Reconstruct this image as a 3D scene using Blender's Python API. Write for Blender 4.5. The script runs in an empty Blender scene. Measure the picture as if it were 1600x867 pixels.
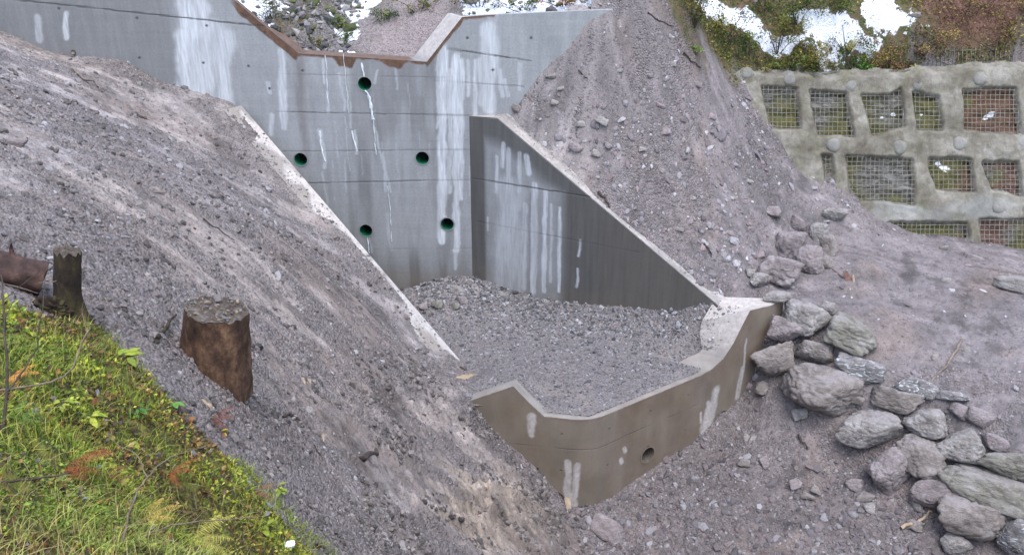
import bpy, math, random
import numpy as np
from mathutils import Vector, Matrix, noise as mn
random.seed(7); rng = np.random.default_rng(11)
scn = bpy.context.scene
COL = scn.collection
# ---------------------------------------------------------------- camera
CH = 11.3; PITCH = math.radians(25); FPX = 1500.0
cam_d = bpy.data.cameras.new('camera'); cam = bpy.data.objects.new('camera', cam_d); COL.objects.link(cam)
cam.location = (0, 0, CH); cam.rotation_euler = (math.radians(90) - PITCH, 0, 0)
cam_d.sensor_width = 36; cam_d.lens = 36 * FPX / 1600; cam_d.clip_start = 0.05; cam_d.clip_end = 500
scn.camera = cam
# ---------------------------------------------------------------- light
SUN_EL = math.radians(68); SUN_AZ = math.radians(165)      # azimuth measured from +Y towards +X
w = bpy.data.worlds.new('World'); scn.world = w; w.use_nodes = True
nt = w.node_tree; nt.nodes.clear()
sky = nt.nodes.new('ShaderNodeTexSky'); sky.sky_type = 'NISHITA'; sky.sun_disc = False
sky.sun_elevation = SUN_EL; sky.sun_rotation = SUN_AZ; sky.air_density = 1.0; sky.dust_density = 1.5; sky.ozone_density = 1.0
bg = nt.nodes.new('ShaderNodeBackground'); bg.inputs[1].default_value = 0.15
hs = nt.nodes.new('ShaderNodeHueSaturation'); hs.inputs['Saturation'].default_value = 0.8
wo = nt.nodes.new('ShaderNodeOutputWorld')
nt.links.new(sky.outputs[0], hs.inputs['Color']); nt.links.new(hs.outputs[0], bg.inputs[0]); nt.links.new(bg.outputs[0], wo.inputs[0])
sd = bpy.data.lights.new('sun', 'SUN'); sd.energy = 0.6; sd.angle = math.radians(32); sd.color = (1.0, 0.985, 0.965)
sun = bpy.data.objects.new('sun', sd); COL.objects.link(sun)
sdir = Vector((math.sin(SUN_AZ) * math.cos(SUN_EL), math.cos(SUN_AZ) * math.cos(SUN_EL), math.sin(SUN_EL)))
sun.rotation_euler = sdir.to_track_quat('Z', 'Y').to_euler(); sun.location = (0, 0, 40)
scn.view_settings.view_transform = 'Standard'; scn.view_settings.look = 'None'
scn.view_settings.exposure = 1.78; scn.view_settings.gamma = 1

# ---------------------------------------------------------------- projection helpers (photo 1600x867 -> rays)
Cc = np.array([0, 0, CH])
cp, sp = math.cos(PITCH), math.sin(PITCH)
def ray(u, v):
    a = (np.asarray(u, float) - 800) / FPX; b = -(np.asarray(v, float) - 433.5) / FPX
    return np.stack([a + 0 * b, cp + b * sp + 0 * a, -sp + b * cp + 0 * a], -1)
def at_z(u, v, z): d = ray(u, v); return Cc + d * ((z - CH) / d[2])
def at_t(u, v, t): return Cc + ray(u, v) * t
def at_plane(u, v, p, n): d = ray(u, v); return Cc + d * (np.dot(np.asarray(p) - Cc, n) / np.dot(d, n))
# ---------------------------------------------------------------- numpy noise
def _h(ix, iy, s):
    h = (ix.astype(np.int64) * 374761393 + iy.astype(np.int64) * 668265263 + s * 974634777) & 0xffffffff
    h = ((h ^ (h >> 13)) * 1274126177) & 0xffffffff
    return ((h ^ (h >> 16)) & 0xffff) / 65535.0
def vn(x, y, s=0):
    ix = np.floor(x); iy = np.floor(y); fx = x - ix; fy = y - iy
    fx = fx * fx * (3 - 2 * fx); fy = fy * fy * (3 - 2 * fy)
    a = _h(ix, iy, s); b = _h(ix + 1, iy, s); c = _h(ix, iy + 1, s); d = _h(ix + 1, iy + 1, s)
    return (a * (1 - fx) + b * fx) * (1 - fy) + (c * (1 - fx) + d * fx) * fy
def fbm(x, y, f, o=4, s=0, g=0.5):
    r = 0; a = 1.0; t = 0
    for k in range(o):
        r = r + a * vn(x * f + 17.3 * k, y * f - 9.1 * k, s + k * 31); t += a; a *= g; f *= 2.03
    return r / t            # 0..1
def ss(a, b, x): t = np.clip((x - a) / (b - a), 0, 1); return t * t * (3 - 2 * t)
def cells(x, y, f, s=0):
    """distance to nearest jittered point (for clods and stones), 0..~1, with id"""
    X = x * f; Y = y * f; ix = np.floor(X); iy = np.floor(Y)
    best = np.full(X.shape, 9.0); bid = np.zeros(X.shape)
    for i in (-1, 0, 1):
        for j in (-1, 0, 1):
            px = ix + i + _h(ix + i, iy + j, s); py = iy + j + _h(ix + i, iy + j, s + 5)
            d = np.hypot(X - px, Y - py); m = d < best
            best = np.where(m, d, best); bid = np.where(m, _h(ix + i, iy + j, s + 9), bid)
    return best, bid
def poly_sd(x, y, P):
    """signed distance, negative inside"""
    P = np.asarray(P, float)[:, :2]; n = len(P); d = np.full(x.shape, 1e9); ins = np.zeros(x.shape, bool)
    for i in range(n):
        a = P[i]; b = P[(i + 1) % n]; e = b - a
        t = np.clip(((x - a[0]) * e[0] + (y - a[1]) * e[1]) / (e @ e + 1e-12), 0, 1)
        d = np.minimum(d, np.hypot(x - a[0] - t * e[0], y - a[1] - t * e[1]))
        c = ((a[1] > y) != (b[1] > y))
        if abs(e[1]) > 1e-12: ins ^= c & (x < e[0] * (y - a[1]) / e[1] + a[0])
    return np.where(ins, -d, d)

# ---------------------------------------------------------------- object helpers
def tag(o, label=None, cat=None, group=None, kind=None):
    if label: o['label'] = label
    if cat: o['category'] = cat
    if group: o['group'] = group
    if kind: o['kind'] = kind
    return o
def empty(name, loc, label=None, cat=None, group=None):
    o = bpy.data.objects.new(name, None); o.empty_display_size = 0.2; COL.objects.link(o); o.location = tuple(loc)
    return tag(o, label, cat, group)
def mesh_np(name, V, Fc, mat=None, parent=None, smooth=True, attrs=None, origin=None):
    """V (n,3) array, Fc (m,k) array of k-gons or list of such arrays"""
    if not isinstance(Fc, list): Fc = [Fc]
    Fc = [np.asarray(f, np.int64) for f in Fc if len(f)]
    V = np.asarray(V, float)
    if parent is not None: V = V - np.array(parent.location)[None]
    elif origin is not None: V = V - np.asarray(origin)[None]
    me = bpy.data.meshes.new(name)
    me.vertices.add(len(V)); me.vertices.foreach_set('co', V.astype(np.float32).ravel())
    nl = sum(f.size for f in Fc); npoly = sum(len(f) for f in Fc)
    me.loops.add(nl); me.loops.foreach_set('vertex_index', np.concatenate([f.ravel() for f in Fc]).astype(np.int32))
    me.polygons.add(npoly)
    tot = np.concatenate([np.full(len(f), f.shape[1]) for f in Fc]); st = np.concatenate([[0], np.cumsum(tot)[:-1]])
    me.polygons.foreach_set('loop_start', st.astype(np.int32)); me.polygons.foreach_set('loop_total', tot.astype(np.int32))
    me.polygons.foreach_set('use_smooth', np.full(npoly, bool(smooth)))
    me.update(calc_edges=True)
    if attrs:
        for k, a in attrs.items():
            if a.ndim == 1:
                at = me.attributes.new(k, 'FLOAT', 'POINT'); at.data.foreach_set('value', a.astype(np.float32))
            else:
                at = me.attributes.new(k, 'FLOAT_COLOR', 'POINT')
                if a.shape[1] == 3: a = np.concatenate([a, np.ones((len(a), 1))], 1)
                at.data.foreach_set('color', a.astype(np.float32).ravel())
    if mat: me.materials.append(mat)
    o = bpy.data.objects.new(name, me); COL.objects.link(o)
    if parent is not None: o.parent = parent
    elif origin is not None: o.location = tuple(origin)
    return o
class MB:
    def __init__(s): s.V = []; s.F = {}; s.n = 0
    def add(s, V, Fs):
        V = np.asarray(V, float); s.V.append(V)
        for f in Fs: s.F.setdefault(len(f), []).append([i + s.n for i in f])
        s.n += len(V)
    def tube(s, P, R, k=8, caps=True):
        P = [np.asarray(p, float) for p in P]
        if np.isscalar(R): R = [R] * len(P)
        up = np.array([0.13, 0.21, 1.0]); rings = []
        for i, p in enumerate(P):
            t = P[min(i + 1, len(P) - 1)] - P[max(i - 1, 0)]; t = t / (np.linalg.norm(t) + 1e-9)
            a = np.cross(t, up)
            if np.linalg.norm(a) < 0.1: a = np.cross(t, [1, 0, 0])
            a /= np.linalg.norm(a); b = np.cross(t, a)
            for j in range(k):
                an = 2 * math.pi * j / k; rings.append(p + R[i] * (math.cos(an) * a + math.sin(an) * b))
        Fs = []
        for i in range(len(P) - 1):
            for j in range(k):
                Fs.append([i * k + j, i * k + (j + 1) % k, (i + 1) * k + (j + 1) % k, (i + 1) * k + j])
        if caps: Fs.append(list(range(k))); Fs.append([(len(P) - 1) * k + j for j in range(k)][::-1])
        s.add(rings, Fs)
    def build(s, name, mat=None, parent=None, smooth=True, origin=None, attrs=None):
        return mesh_np(name, np.concatenate(s.V), [np.array(v) for v in s.F.values()], mat, parent, smooth, attrs, origin)

# ---------------------------------------------------------------- materials
class NT:
    def __init__(s, name, rough=0.9, spec=0.3):
        s.m = bpy.data.materials.new(name); s.m.use_nodes = True; s.t = s.m.node_tree; s.t.nodes.clear()
        s.b = s.n('ShaderNodeBsdfPrincipled'); s.b.inputs['Roughness'].default_value = rough
        s.b.inputs['Specular IOR Level'].default_value = spec
        o = s.n('ShaderNodeOutputMaterial'); s.l(s.b.outputs[0], o.inputs[0])
    def n(s, t): return s.t.nodes.new(t)
    def l(s, a, b): s.t.links.new(a, b)
    def pos(s, scale=(1, 1, 1), rot=(0, 0, 0)):
        g = s.n('ShaderNodeNewGeometry'); m = s.n('ShaderNodeMapping'); m.inputs['Scale'].default_value = scale; m.inputs['Rotation'].default_value = rot
        s.l(g.outputs['Position'], m.inputs[0]); return m.outputs[0]
    def obj(s, scale=(1, 1, 1)):
        g = s.n('ShaderNodeTexCoord'); m = s.n('ShaderNodeMapping'); m.inputs['Scale'].default_value = scale
        s.l(g.outputs['Object'], m.inputs[0]); return m.outputs[0]
    def noise(s, vec, sc, det=4, rough=0.55, dist=0.0):
        x = s.n('ShaderNodeTexNoise'); x.inputs['Scale'].default_value = sc; x.inputs['Detail'].default_value = det
        x.inputs['Roughness'].default_value = rough; x.inputs['Distortion'].default_value = dist; s.l(vec, x.inputs['Vector']); return x.outputs[0]
    def vor(s, vec, sc, feat='F1', out='Distance'):
        x = s.n('ShaderNodeTexVoronoi'); x.feature = feat; x.inputs['Scale'].default_value = sc; s.l(vec, x.inputs['Vector']); return x.outputs[out]
    def attr(s, name, out='Fac'):
        a = s.n('ShaderNodeAttribute'); a.attribute_name = name; return a.outputs[out]
    def ramp(s, f, pts):
        r = s.n('ShaderNodeValToRGB'); e = r.color_ramp.elements
        while len(e) < len(pts): e.new(0.5)
        for i, (p, c) in enumerate(pts):
            e[i].position = p; e[i].color = (c, c, c, 1) if np.isscalar(c) else (*c, 1)
        s.l(f, r.inputs[0]); return r.outputs[0]
    def mix(s, f, a, b, mode='MIX'):
        m = s.n('ShaderNodeMix'); m.data_type = 'RGBA'; m.blend_type = mode
        for v, i in ((f, 0), (a, 6), (b, 7)):
            if hasattr(v, 'links'): s.l(v, m.inputs[i])
            else: m.inputs[i].default_value = v if i == 0 else (*v, 1)
        return m.outputs[2]
    def math(s, op, a, b=None, clamp=False):
        m = s.n('ShaderNodeMath'); m.operation = op; m.use_clamp = clamp
        for v, i in ((a, 0), (b, 1)):
            if v is None: continue
            if hasattr(v, 'links'): s.l(v, m.inputs[i])
            else: m.inputs[i].default_value = v
        return m.outputs[0]
    def col(s, c): s.l(c, s.b.inputs['Base Color']); return s
    def bump(s, h, strength=0.5, dist=0.02):
        b = s.n('ShaderNodeBump'); b.inputs['Strength'].default_value = strength; b.inputs['Distance'].default_value = dist
        s.l(h, b.inputs['Height']); s.l(b.outputs[0], s.b.inputs['Normal']); return s

def concrete_mat():
    """board-marked concrete; attributes lime (white), rust, wet, mud"""
    m = NT('concrete', 0.75, 0.35); p = m.pos()
    big = m.noise(p, 0.55, 3); mid = m.noise(m.pos((3, 3, 0.5)), 1.6, 5, 0.6); fine = m.noise(p, 22, 4, 0.6)
    base = m.ramp(big, [(0.3, (0.235, 0.242, 0.245)), (0.5, (0.30, 0.308, 0.31)), (0.7, (0.37, 0.378, 0.378))])
    base = m.mix(0.55, base, m.ramp(mid, [(0.25, (0.19, 0.195, 0.197)), (0.75, (0.42, 0.43, 0.43))]))
    base = m.mix(0.25, base, m.ramp(fine, [(0.3, (0.15, 0.15, 0.15)), (0.7, (0.38, 0.38, 0.38))]))
    brd = m.noise(m.pos((0.25, 0.25, 9)), 1.0, 2)      # faint horizontal board lines
    base = m.mix(0.05, base, m.ramp(brd, [(0.35, (0.1, 0.1, 0.1)), (0.65, (0.45, 0.45, 0.45))]))
    ver = m.noise(m.pos((6, 6, 0.35)), 1.5, 4, 0.6)
    base = m.mix(m.math('MULTIPLY', m.attr('wet'), 0.85), base, m.ramp(ver, [(0.3, (0.044, 0.041, 0.037)), (0.7, (0.082, 0.077, 0.068))]))
    base = m.mix(m.attr('mud'), base, m.ramp(m.noise(m.pos((1.5, 1.5, 0.8)), 1.3, 5, 0.6), [(0.3, (0.135, 0.100, 0.064)), (0.7, (0.205, 0.155, 0.104))]))
    limec = m.ramp(m.noise(m.pos((9, 9, 0.9)), 2, 4, 0.6), [(0.3, (0.42, 0.44, 0.45)), (0.65, (0.66, 0.68, 0.70))])
    base = m.mix(m.attr('lime'), base, limec)
    base = m.mix(m.attr('rust'), base, m.ramp(m.noise(p, 7, 5, 0.7), [(0.3, (0.045, 0.028, 0.018)), (0.7, (0.17, 0.085, 0.045))]))
    base = m.mix(m.attr('dust'), base, m.ramp(m.noise(p, 12, 5, 0.7), [(0.3, (0.33, 0.29, 0.26)), (0.7, (0.54, 0.50, 0.47))]))
    base = m.mix(m.attr('line'), base, (0.06, 0.06, 0.058))
    m.col(base)
    rg = m.math('SUBTRACT', 0.85, m.math('MULTIPLY', m.attr('wet'), 0.35)); m.l(rg, m.b.inputs['Roughness'])
    h = m.math('ADD', m.math('MULTIPLY', fine, 0.5), m.math('MULTIPLY', brd, 0.25))
    h = m.math('SUBTRACT', h, m.math('MULTIPLY', m.attr('line'), 2.5))
    return m.bump(h, 0.45, 0.012).m
M = {}
M['concrete'] = concrete_mat()

def ground_mat():
    """attributes: grav 0..1 rough gravel against smooth mud, tint colour, moss, snow"""
    m = NT('ground', 0.92, 0.25); p = m.pos()
    pl = m.noise(p, 0.9, 5, 0.6); f2 = m.noise(p, 7, 6, 0.65); f3 = m.noise(p, 34, 4, 0.7)
    peb = m.vor(p, 22, 'F1', 'Color'); pebd = m.vor(p, 22); peb2 = m.vor(p, 9, 'F1', 'Color'); pebd2 = m.vor(p, 9)
    sep = m.n('ShaderNodeSeparateColor'); m.l(peb, sep.inputs[0]); sep2 = m.n('ShaderNodeSeparateColor'); m.l(peb2, sep2.inputs[0])
    mud = m.attr('tint', 'Color')
    mud = m.mix(0.5, mud, m.ramp(f2, [(0.3, (0.35, 0.35, 0.35)), (0.7, (0.68, 0.68, 0.68))]), 'OVERLAY')
    mud = m.mix(0.35, mud, m.ramp(f3, [(0.3, (0.3, 0.3, 0.3)), (0.7, (0.72, 0.72, 0.72))]), 'OVERLAY')
    gcol = m.ramp(sep.outputs[0], [(0.0, (0.07, 0.065, 0.07)), (0.35, (0.15, 0.137, 0.145)), (0.7, (0.215, 0.205, 0.215)), (1.0, (0.33, 0.32, 0.335))])
    gcol = m.mix(0.45, gcol, m.ramp(sep2.outputs[0], [(0, (0.09, 0.08, 0.082)), (1, (0.30, 0.275, 0.28))]))
    gcol = m.mix(0.55, gcol, m.attr('tint', 'Color'), 'MIX')
    gf = m.math('ADD', m.attr('grav'), m.math('MULTIPLY', m.math('SUBTRACT', f2, 0.5), 1.2))
    gf = m.ramp(gf, [(0.3, 0.0), (0.62, 1.0)])
    c = m.mix(gf, mud, gcol)
    # dark crumbs
    cr = m.ramp(m.noise(m.pos((1, 1, 1)), 11, 7, 0.8), [(0.38, 1.0), (0.47, 0.0)])
    c = m.mix(m.math('MULTIPLY', cr, 0.8), c, (0.05, 0.046, 0.046))
    cr2 = m.ramp(m.noise(p, 24, 5, 0.75), [(0.36, 1.0), (0.43, 0.0)]); c = m.mix(m.math('MULTIPLY', cr2, 0.5), c, (0.05, 0.046, 0.046))
    c = m.mix(m.math('MULTIPLY', m.ramp(m.noise(p, 19, 4, 0.7), [(0.60, 0.0), (0.68, 1.0)]), 0.4), c, (0.36, 0.355, 0.37))
    pale = m.ramp(m.noise(p, 27, 3, 0.6), [(0.68, 0.0), (0.76, 0.5)])
    c = m.mix(m.math('MULTIPLY', pale, m.attr('grav')), c, (0.50, 0.49, 0.51))
    c = m.mix(1.0, c, (1.12, 1.04, 0.975), 'MULTIPLY')
    # moss / litter
    mo = m.ramp(f2, [(0.32, (0.035, 0.027, 0.016)), (0.48, (0.075, 0.065, 0.02)), (0.58, (0.17, 0.18, 0.03)), (0.75, (0.13, 0.075, 0.035))])
    c = m.mix(m.attr('moss'), c, mo)
    vg = m.ramp(m.noise(p, 5, 6, 0.7), [(0.3, (0.03, 0.032, 0.014)), (0.45, (0.075, 0.08, 0.025)), (0.58, (0.13, 0.08, 0.045)), (0.75, (0.17, 0.12, 0.07))])
    c = m.mix(m.attr('veg'), c, vg)
    red = m.ramp(m.noise(p, 9, 6, 0.75), [(0.3, (0.045, 0.025, 0.018)), (0.5, (0.14, 0.065, 0.045)), (0.7, (0.20, 0.12, 0.085))])
    c = m.mix(m.attr('litter'), c, red)
    sn = m.ramp(m.math('ADD', m.attr('snow'), m.math('MULTIPLY', m.math('SUBTRACT', m.noise(p, 4, 7, 0.75), 0.5), 1.9)), [(0.48, 0.0), (0.53, 1.0)])
    c = m.mix(sn, c, m.ramp(f2, [(0.3, (0.58, 0.61, 0.66)), (0.6, (0.80, 0.82, 0.86))]))
    m.col(c)
    m.l(m.ramp(m.noise(p, 3.1, 5, 0.7), [(0.35, 0.5), (0.6, 0.92)]), m.b.inputs['Roughness']); m.b.inputs['Specular IOR Level'].default_value = 0.4
    h = m.math('ADD', m.math('MULTIPLY', f3, 0.5), m.math('MULTIPLY', f2, 0.5))
    h = m.math('SUBTRACT', h, m.math('MULTIPLY', m.math('MULTIPLY', pebd, gf), 0.9))
    return m.bump(h, 1.0, 0.045).m
M['ground'] = ground_mat()

def simple(name, pts, sc=6, rough=0.85, det=5, bump=0.4, bd=0.01, spec=0.3, scl=(1, 1, 1), rnd=0.0):
    m = NT(name, rough, spec); p = m.obj(scl); n = m.noise(p, sc, det, 0.65)
    m.col(m.ramp(n, pts)); return m.bump(m.noise(p, sc * 3, 4, 0.7), bump, bd).m
def attrcol(name, rough=0.85, spec=0.3, trans=0.0, nsc=30, bump=0.3):
    m = NT(name, rough, spec); c = m.attr('col', 'Color')
    n = m.noise(m.pos(), nsc, 3, 0.6)
    m.col(m.mix(0.45, c, m.ramp(n, [(0.3, (0.3, 0.3, 0.3)), (0.7, (0.7, 0.7, 0.7))]), 'OVERLAY'))
    if bump: m.bump(n, bump, 0.01)
    return m.m
M['stone'] = attrcol('loose_stone', 0.8, 0.35)
M['leaf'] = attrcol('leaf', 0.65, 0.2, bump=0)
def rock_mat(name, a, b, c, moss=0.0, vein=0.0, dirt=0.5):
    m = NT(name, 0.85, 0.3); p = m.obj()
    n1 = m.noise(p, 2.2, 6, 0.65, 0.6); n2 = m.noise(m.obj((1, 1, 3)), 7, 6, 0.7, 0.8); n3 = m.noise(p, 40, 3, 0.7)
    col = m.ramp(n1, [(0.28, a), (0.5, b), (0.72, c)])
    col = m.mix(0.6, col, m.ramp(n2, [(0.3, 0.25), (0.7, 0.78)]), 'OVERLAY')
    col = m.mix(0.35, col, m.ramp(n3, [(0.3, 0.3), (0.7, 0.7)]), 'OVERLAY')
    if vein:
        v = m.ramp(m.noise(m.obj((1.2, 1.2, 4)), 4, 5, 0.6, 1.5), [(0.55, 0.0), (0.62, 1.0)])
        col = m.mix(m.math('MULTIPLY', v, vein), col, (0.55, 0.58, 0.58))
    if moss:
        v = m.ramp(m.noise(p, 5, 5, 0.7), [(0.45, 0.0), (0.6, 1.0)])
        col = m.mix(m.math('MULTIPLY', v, moss), col, (0.20, 0.19, 0.09))
    # earth lying in the upward hollows
    g = m.n('ShaderNodeNewGeometry'); sx = m.n('ShaderNodeSeparateXYZ'); m.l(g.outputs['Normal'], sx.inputs[0])
    dz = m.math('ADD', sx.outputs[2], m.math('MULTIPLY', m.math('SUBTRACT', n1, 0.5), 1.6))
    col = m.mix(m.math('MULTIPLY', m.ramp(dz, [(0.75, 0.0), (0.95, 1.0)]), dirt), col, (0.27, 0.245, 0.25))
    m.col(col)
    return m.bump(m.math('ADD', n2, m.math('MULTIPLY', n3, 0.35)), 0.8, 0.05).m
M['rock_a'] = rock_mat('grey_boulder', (0.115, 0.10, 0.09), (0.21, 0.183, 0.165), (0.31, 0.28, 0.26))
M['rock_b'] = rock_mat('pale_boulder', (0.15, 0.133, 0.12), (0.27, 0.247, 0.228), (0.40, 0.375, 0.35), vein=0.25)
M['rock_c'] = rock_mat('ochre_boulder', (0.11, 0.10, 0.085), (0.20, 0.187, 0.16), (0.31, 0.295, 0.27), moss=0.12)
M['rock_d'] = rock_mat('veined_boulder', (0.08, 0.08, 0.08), (0.19, 0.175, 0.17), (0.33, 0.32, 0.32), vein=0.9)
M['rock_e'] = rock_mat('purple_boulder', (0.13, 0.11, 0.107), (0.235, 0.20, 0.195), (0.35, 0.31, 0.305))
M['pipe'] = simple('green_plastic', [(0.3, (0.004, 0.055, 0.025)), (0.7, (0.012, 0.12, 0.06))], 5, 0.4, bump=0.05, spec=0.5)
M['bore_shade'] = simple('painted_bore_shade', [(0.3, (0.004, 0.006, 0.005)), (0.7, (0.010, 0.014, 0.012))], 5, 0.9)  # near-black colour stands in for the shade deep in the drain bores
M['bark'] = simple('bark', [(0.3, (0.024, 0.015, 0.011)), (0.48, (0.075, 0.042, 0.027)), (0.6, (0.15, 0.085, 0.05)), (0.75, (0.25, 0.155, 0.085))], 3.5, 0.9, 7, 0.9, 0.03, scl=(1.5, 1.5, 0.8))
M['bark_dark'] = simple('dark_bark', [(0.3, (0.018, 0.011, 0.010)), (0.5, (0.06, 0.034, 0.028)), (0.7, (0.13, 0.075, 0.055))], 5, 0.75, 6, 0.9, 0.02, scl=(1, 1, 1))
M['bark_moss'] = simple('mossy_bark', [(0.3, (0.013, 0.010, 0.009)), (0.5, (0.042, 0.03, 0.02)), (0.62, (0.06, 0.052, 0.02)), (0.75, (0.14, 0.08, 0.045))], 5, 0.9, 6, 0.9, 0.02, scl=(1.5, 1.5, 0.7))
M['cutwood'] = simple('cut_wood_dusty', [(0.3, (0.035, 0.026, 0.02)), (0.5, (0.085, 0.065, 0.05)), (0.66, (0.13, 0.12, 0.11)), (0.8, (0.19, 0.13, 0.08))], 14, 0.9, 5, 0.6, 0.01)
M['stick'] = simple('weathered_stick', [(0.3, (0.10, 0.08, 0.065)), (0.7, (0.27, 0.22, 0.18))], 9, 0.85, scl=(1, 1, 1))
M['stick_dark'] = simple('dark_stick', [(0.3, (0.03, 0.022, 0.02)), (0.7, (0.10, 0.075, 0.06))], 9, 0.85)
M['stick_pale'] = simple('pale_split_wood', [(0.3, (0.24, 0.175, 0.12)), (0.7, (0.44, 0.35, 0.25))], 9, 0.8)
M['twig'] = simple('twig', [(0.3, (0.09, 0.07, 0.05)), (0.7, (0.26, 0.20, 0.14))], 20, 0.8)
M['wire'] = simple('galvanised_wire', [(0.3, (0.12, 0.10, 0.075)), (0.7, (0.30, 0.285, 0.25))], 8, 0.6, bump=0)
def shot_mat():
    m = NT('sprayed_concrete', 0.9, 0.25); p = m.pos()
    a = m.noise(p, 1.1, 5, 0.65); b = m.noise(p, 6, 6, 0.7)
    c = m.ramp(a, [(0.3, (0.115, 0.10, 0.075)), (0.5, (0.205, 0.188, 0.15)), (0.7, (0.32, 0.30, 0.26))])
    c = m.mix(0.5, c, m.ramp(b, [(0.3, 0.3), (0.7, 0.7)]), 'OVERLAY')
    gr = m.ramp(m.noise(p, 2.3, 5, 0.7), [(0.52, 0.0), (0.66, 1.0)])
    c = m.mix(m.math('MULTIPLY', gr, 0.45), c, (0.12, 0.12, 0.05))
    rs = m.ramp(m.noise(m.pos((3, 3, .7)), 1.6, 5, .7), [(0.5, 0.0), (0.66, 1.0)]); c = m.mix(m.math('MULTIPLY', rs, .5), c, (0.095, 0.08, 0.06))
    m.col(m.mix(m.attr('pale'), c, (0.27, 0.28, 0.275)))
    return m.bump(m.math('ADD', b, m.noise(p, 30, 3, 0.7)), 0.8, 0.03).m
M['shot'] = shot_mat()
def face_mat():
    m = NT('rock_face', 0.9, 0.25); p = m.pos((1, 1, 3))
    b = m.noise(p, 4, 6, 0.72, 0.4)
    rockc = m.ramp(b, [(0.3, (0.03, 0.028, 0.022)), (0.5, (0.12, 0.115, 0.10)), (0.7, (0.30, 0.30, 0.28))])
    mo = m.ramp(m.noise(m.pos(), 3, 5, 0.7), [(0.35, (0.05, 0.055, 0.015)), (0.6, (0.13, 0.12, 0.03)), (0.8, (0.10, 0.055, 0.035))])
    c = m.mix(m.attr('moss'), rockc, mo)
    c = m.mix(m.attr('litter'), c, m.ramp(b, [(0.3, (0.05, 0.022, 0.016)), (0.7, (0.20, 0.10, 0.07))]))
    c = m.mix(m.ramp(m.math('ADD', m.attr('snow'), m.math('MULTIPLY', m.math('SUBTRACT', b, 0.5), 0.8)), [(0.5, 0.0), (0.56, 1.0)]), c, (0.85, 0.87, 0.9))
    return m.col(c).bump(b, 0.9, 0.06).m
M['face'] = face_mat()
def water_mat():
    m = NT('running_water', 0.15, 0.6); n = m.noise(m.pos((1, 1, 0.4)), 18, 4, 0.6)
    m.col(m.ramp(n, [(0.3, (0.45, 0.50, 0.50)), (0.65, (0.85, 0.90, 0.90))])); m.b.inputs['Alpha'].default_value = 0.9
    return m.bump(n, 0.5, 0.01).m
M['water'] = water_mat()
M['puddle'] = simple('muddy_water', [(0.3, (0.25, 0.185, 0.11)), (0.7, (0.38, 0.30, 0.19))], 2, 0.25, bump=0.03, spec=0.5)

# ================================================================ layout of the structures
TH = math.radians(4)
Wn = np.array([math.sin(TH), math.cos(TH), 0.0]); Wd = np.array([math.cos(TH), -math.sin(TH), 0.0])
W0 = at_z(738, 432, 0.15); W0 = np.array([W0[0], W0[1], 0.0])          # foot of the inner corner
def onW(u, v):                       # pixel -> (s along main wall, z)
    p = at_plane(u, v, W0, Wn); return float((p - W0) @ Wd), float(p[2])
def Wp(s, z=0): return W0 + Wd * s + np.array([0, 0, z])
# right side wall
K1 = at_z(1113, 474, 1.16)
Rd = np.array([K1[0] - W0[0], K1[1] - W0[1], 0]); RL = np.linalg.norm(Rd); Rd /= RL
Rn = np.array([-Rd[1], Rd[0], 0.0])        # points back / away from the basin
def onR(u, v): p = at_plane(u, v, W0, Rn); return float((p - W0) @ Rd), float(p[2])
# left side wall: top line from main wall down to the basin floor
l0s, l0z = onW(377, 165); L0 = Wp(l0s, l0z); L1 = at_z(708, 550, 0.0)
Ld = L1 - L0; Ld[2] = 0; LL = np.linalg.norm(Ld); Ld /= LL
Lout = np.array([Ld[1], -Ld[0], 0.0])      # to the bank side (-x,-y)
# sill
A = at_z(850, 650, 0.0); B = at_z(922, 658, 0.0); Cp = at_z(1110, 580, 0.0)
d1 = (B - A) / np.linalg.norm(B - A); n1 = np.array([-d1[1], d1[0], 0])
d2 = (Cp - B) / np.linalg.norm(Cp - B); n2 = np.array([-d2[1], d2[0], 0])
def onS1(u, v): p = at_plane(u, v, B, n1); return float((p - B) @ d1), float(p[2])     # s<0
def onS2(u, v): p = at_plane(u, v, B, n2); return float((p - B) @ d2), float(p[2])     # s>0
def Sp(s): return B + (d1 if s < 0 else d2) * s
sG, zG = onS2(1205, 477)

# ================================================================ terrain
CT = []                               # control points outside the basin
def c_p(p, dz=0): CT.append((p[0], p[1], p[2] + dz))
def c_z(u, v, z): c_p(at_z(u, v, z))
def c_t(u, v, t): c_p(at_t(u, v, t))
# left bank against the main wall
for uv in [(-500, -40), (-250, 0), (0, 47), (69, 76), (118, 88), (187, 95), (256, 130), (332, 151), (360, 160)]:
    s, z = onW(*uv); c_p(Wp(s, z))
# beside the left wall (mud just below / over its outer edge)
for k, dz in ((0.03, 0.0), (0.2, -0.03), (0.4, 0.0), (0.6, 0.02), (0.8, 0.04), (1.0, 0.03)):
    q = L0 + Ld * LL * k + Lout * (.52 if k < .5 else .34); c_p((q[0], q[1], l0z * (1 - k) + dz + (0 if k < .5 else .03)))
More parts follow.
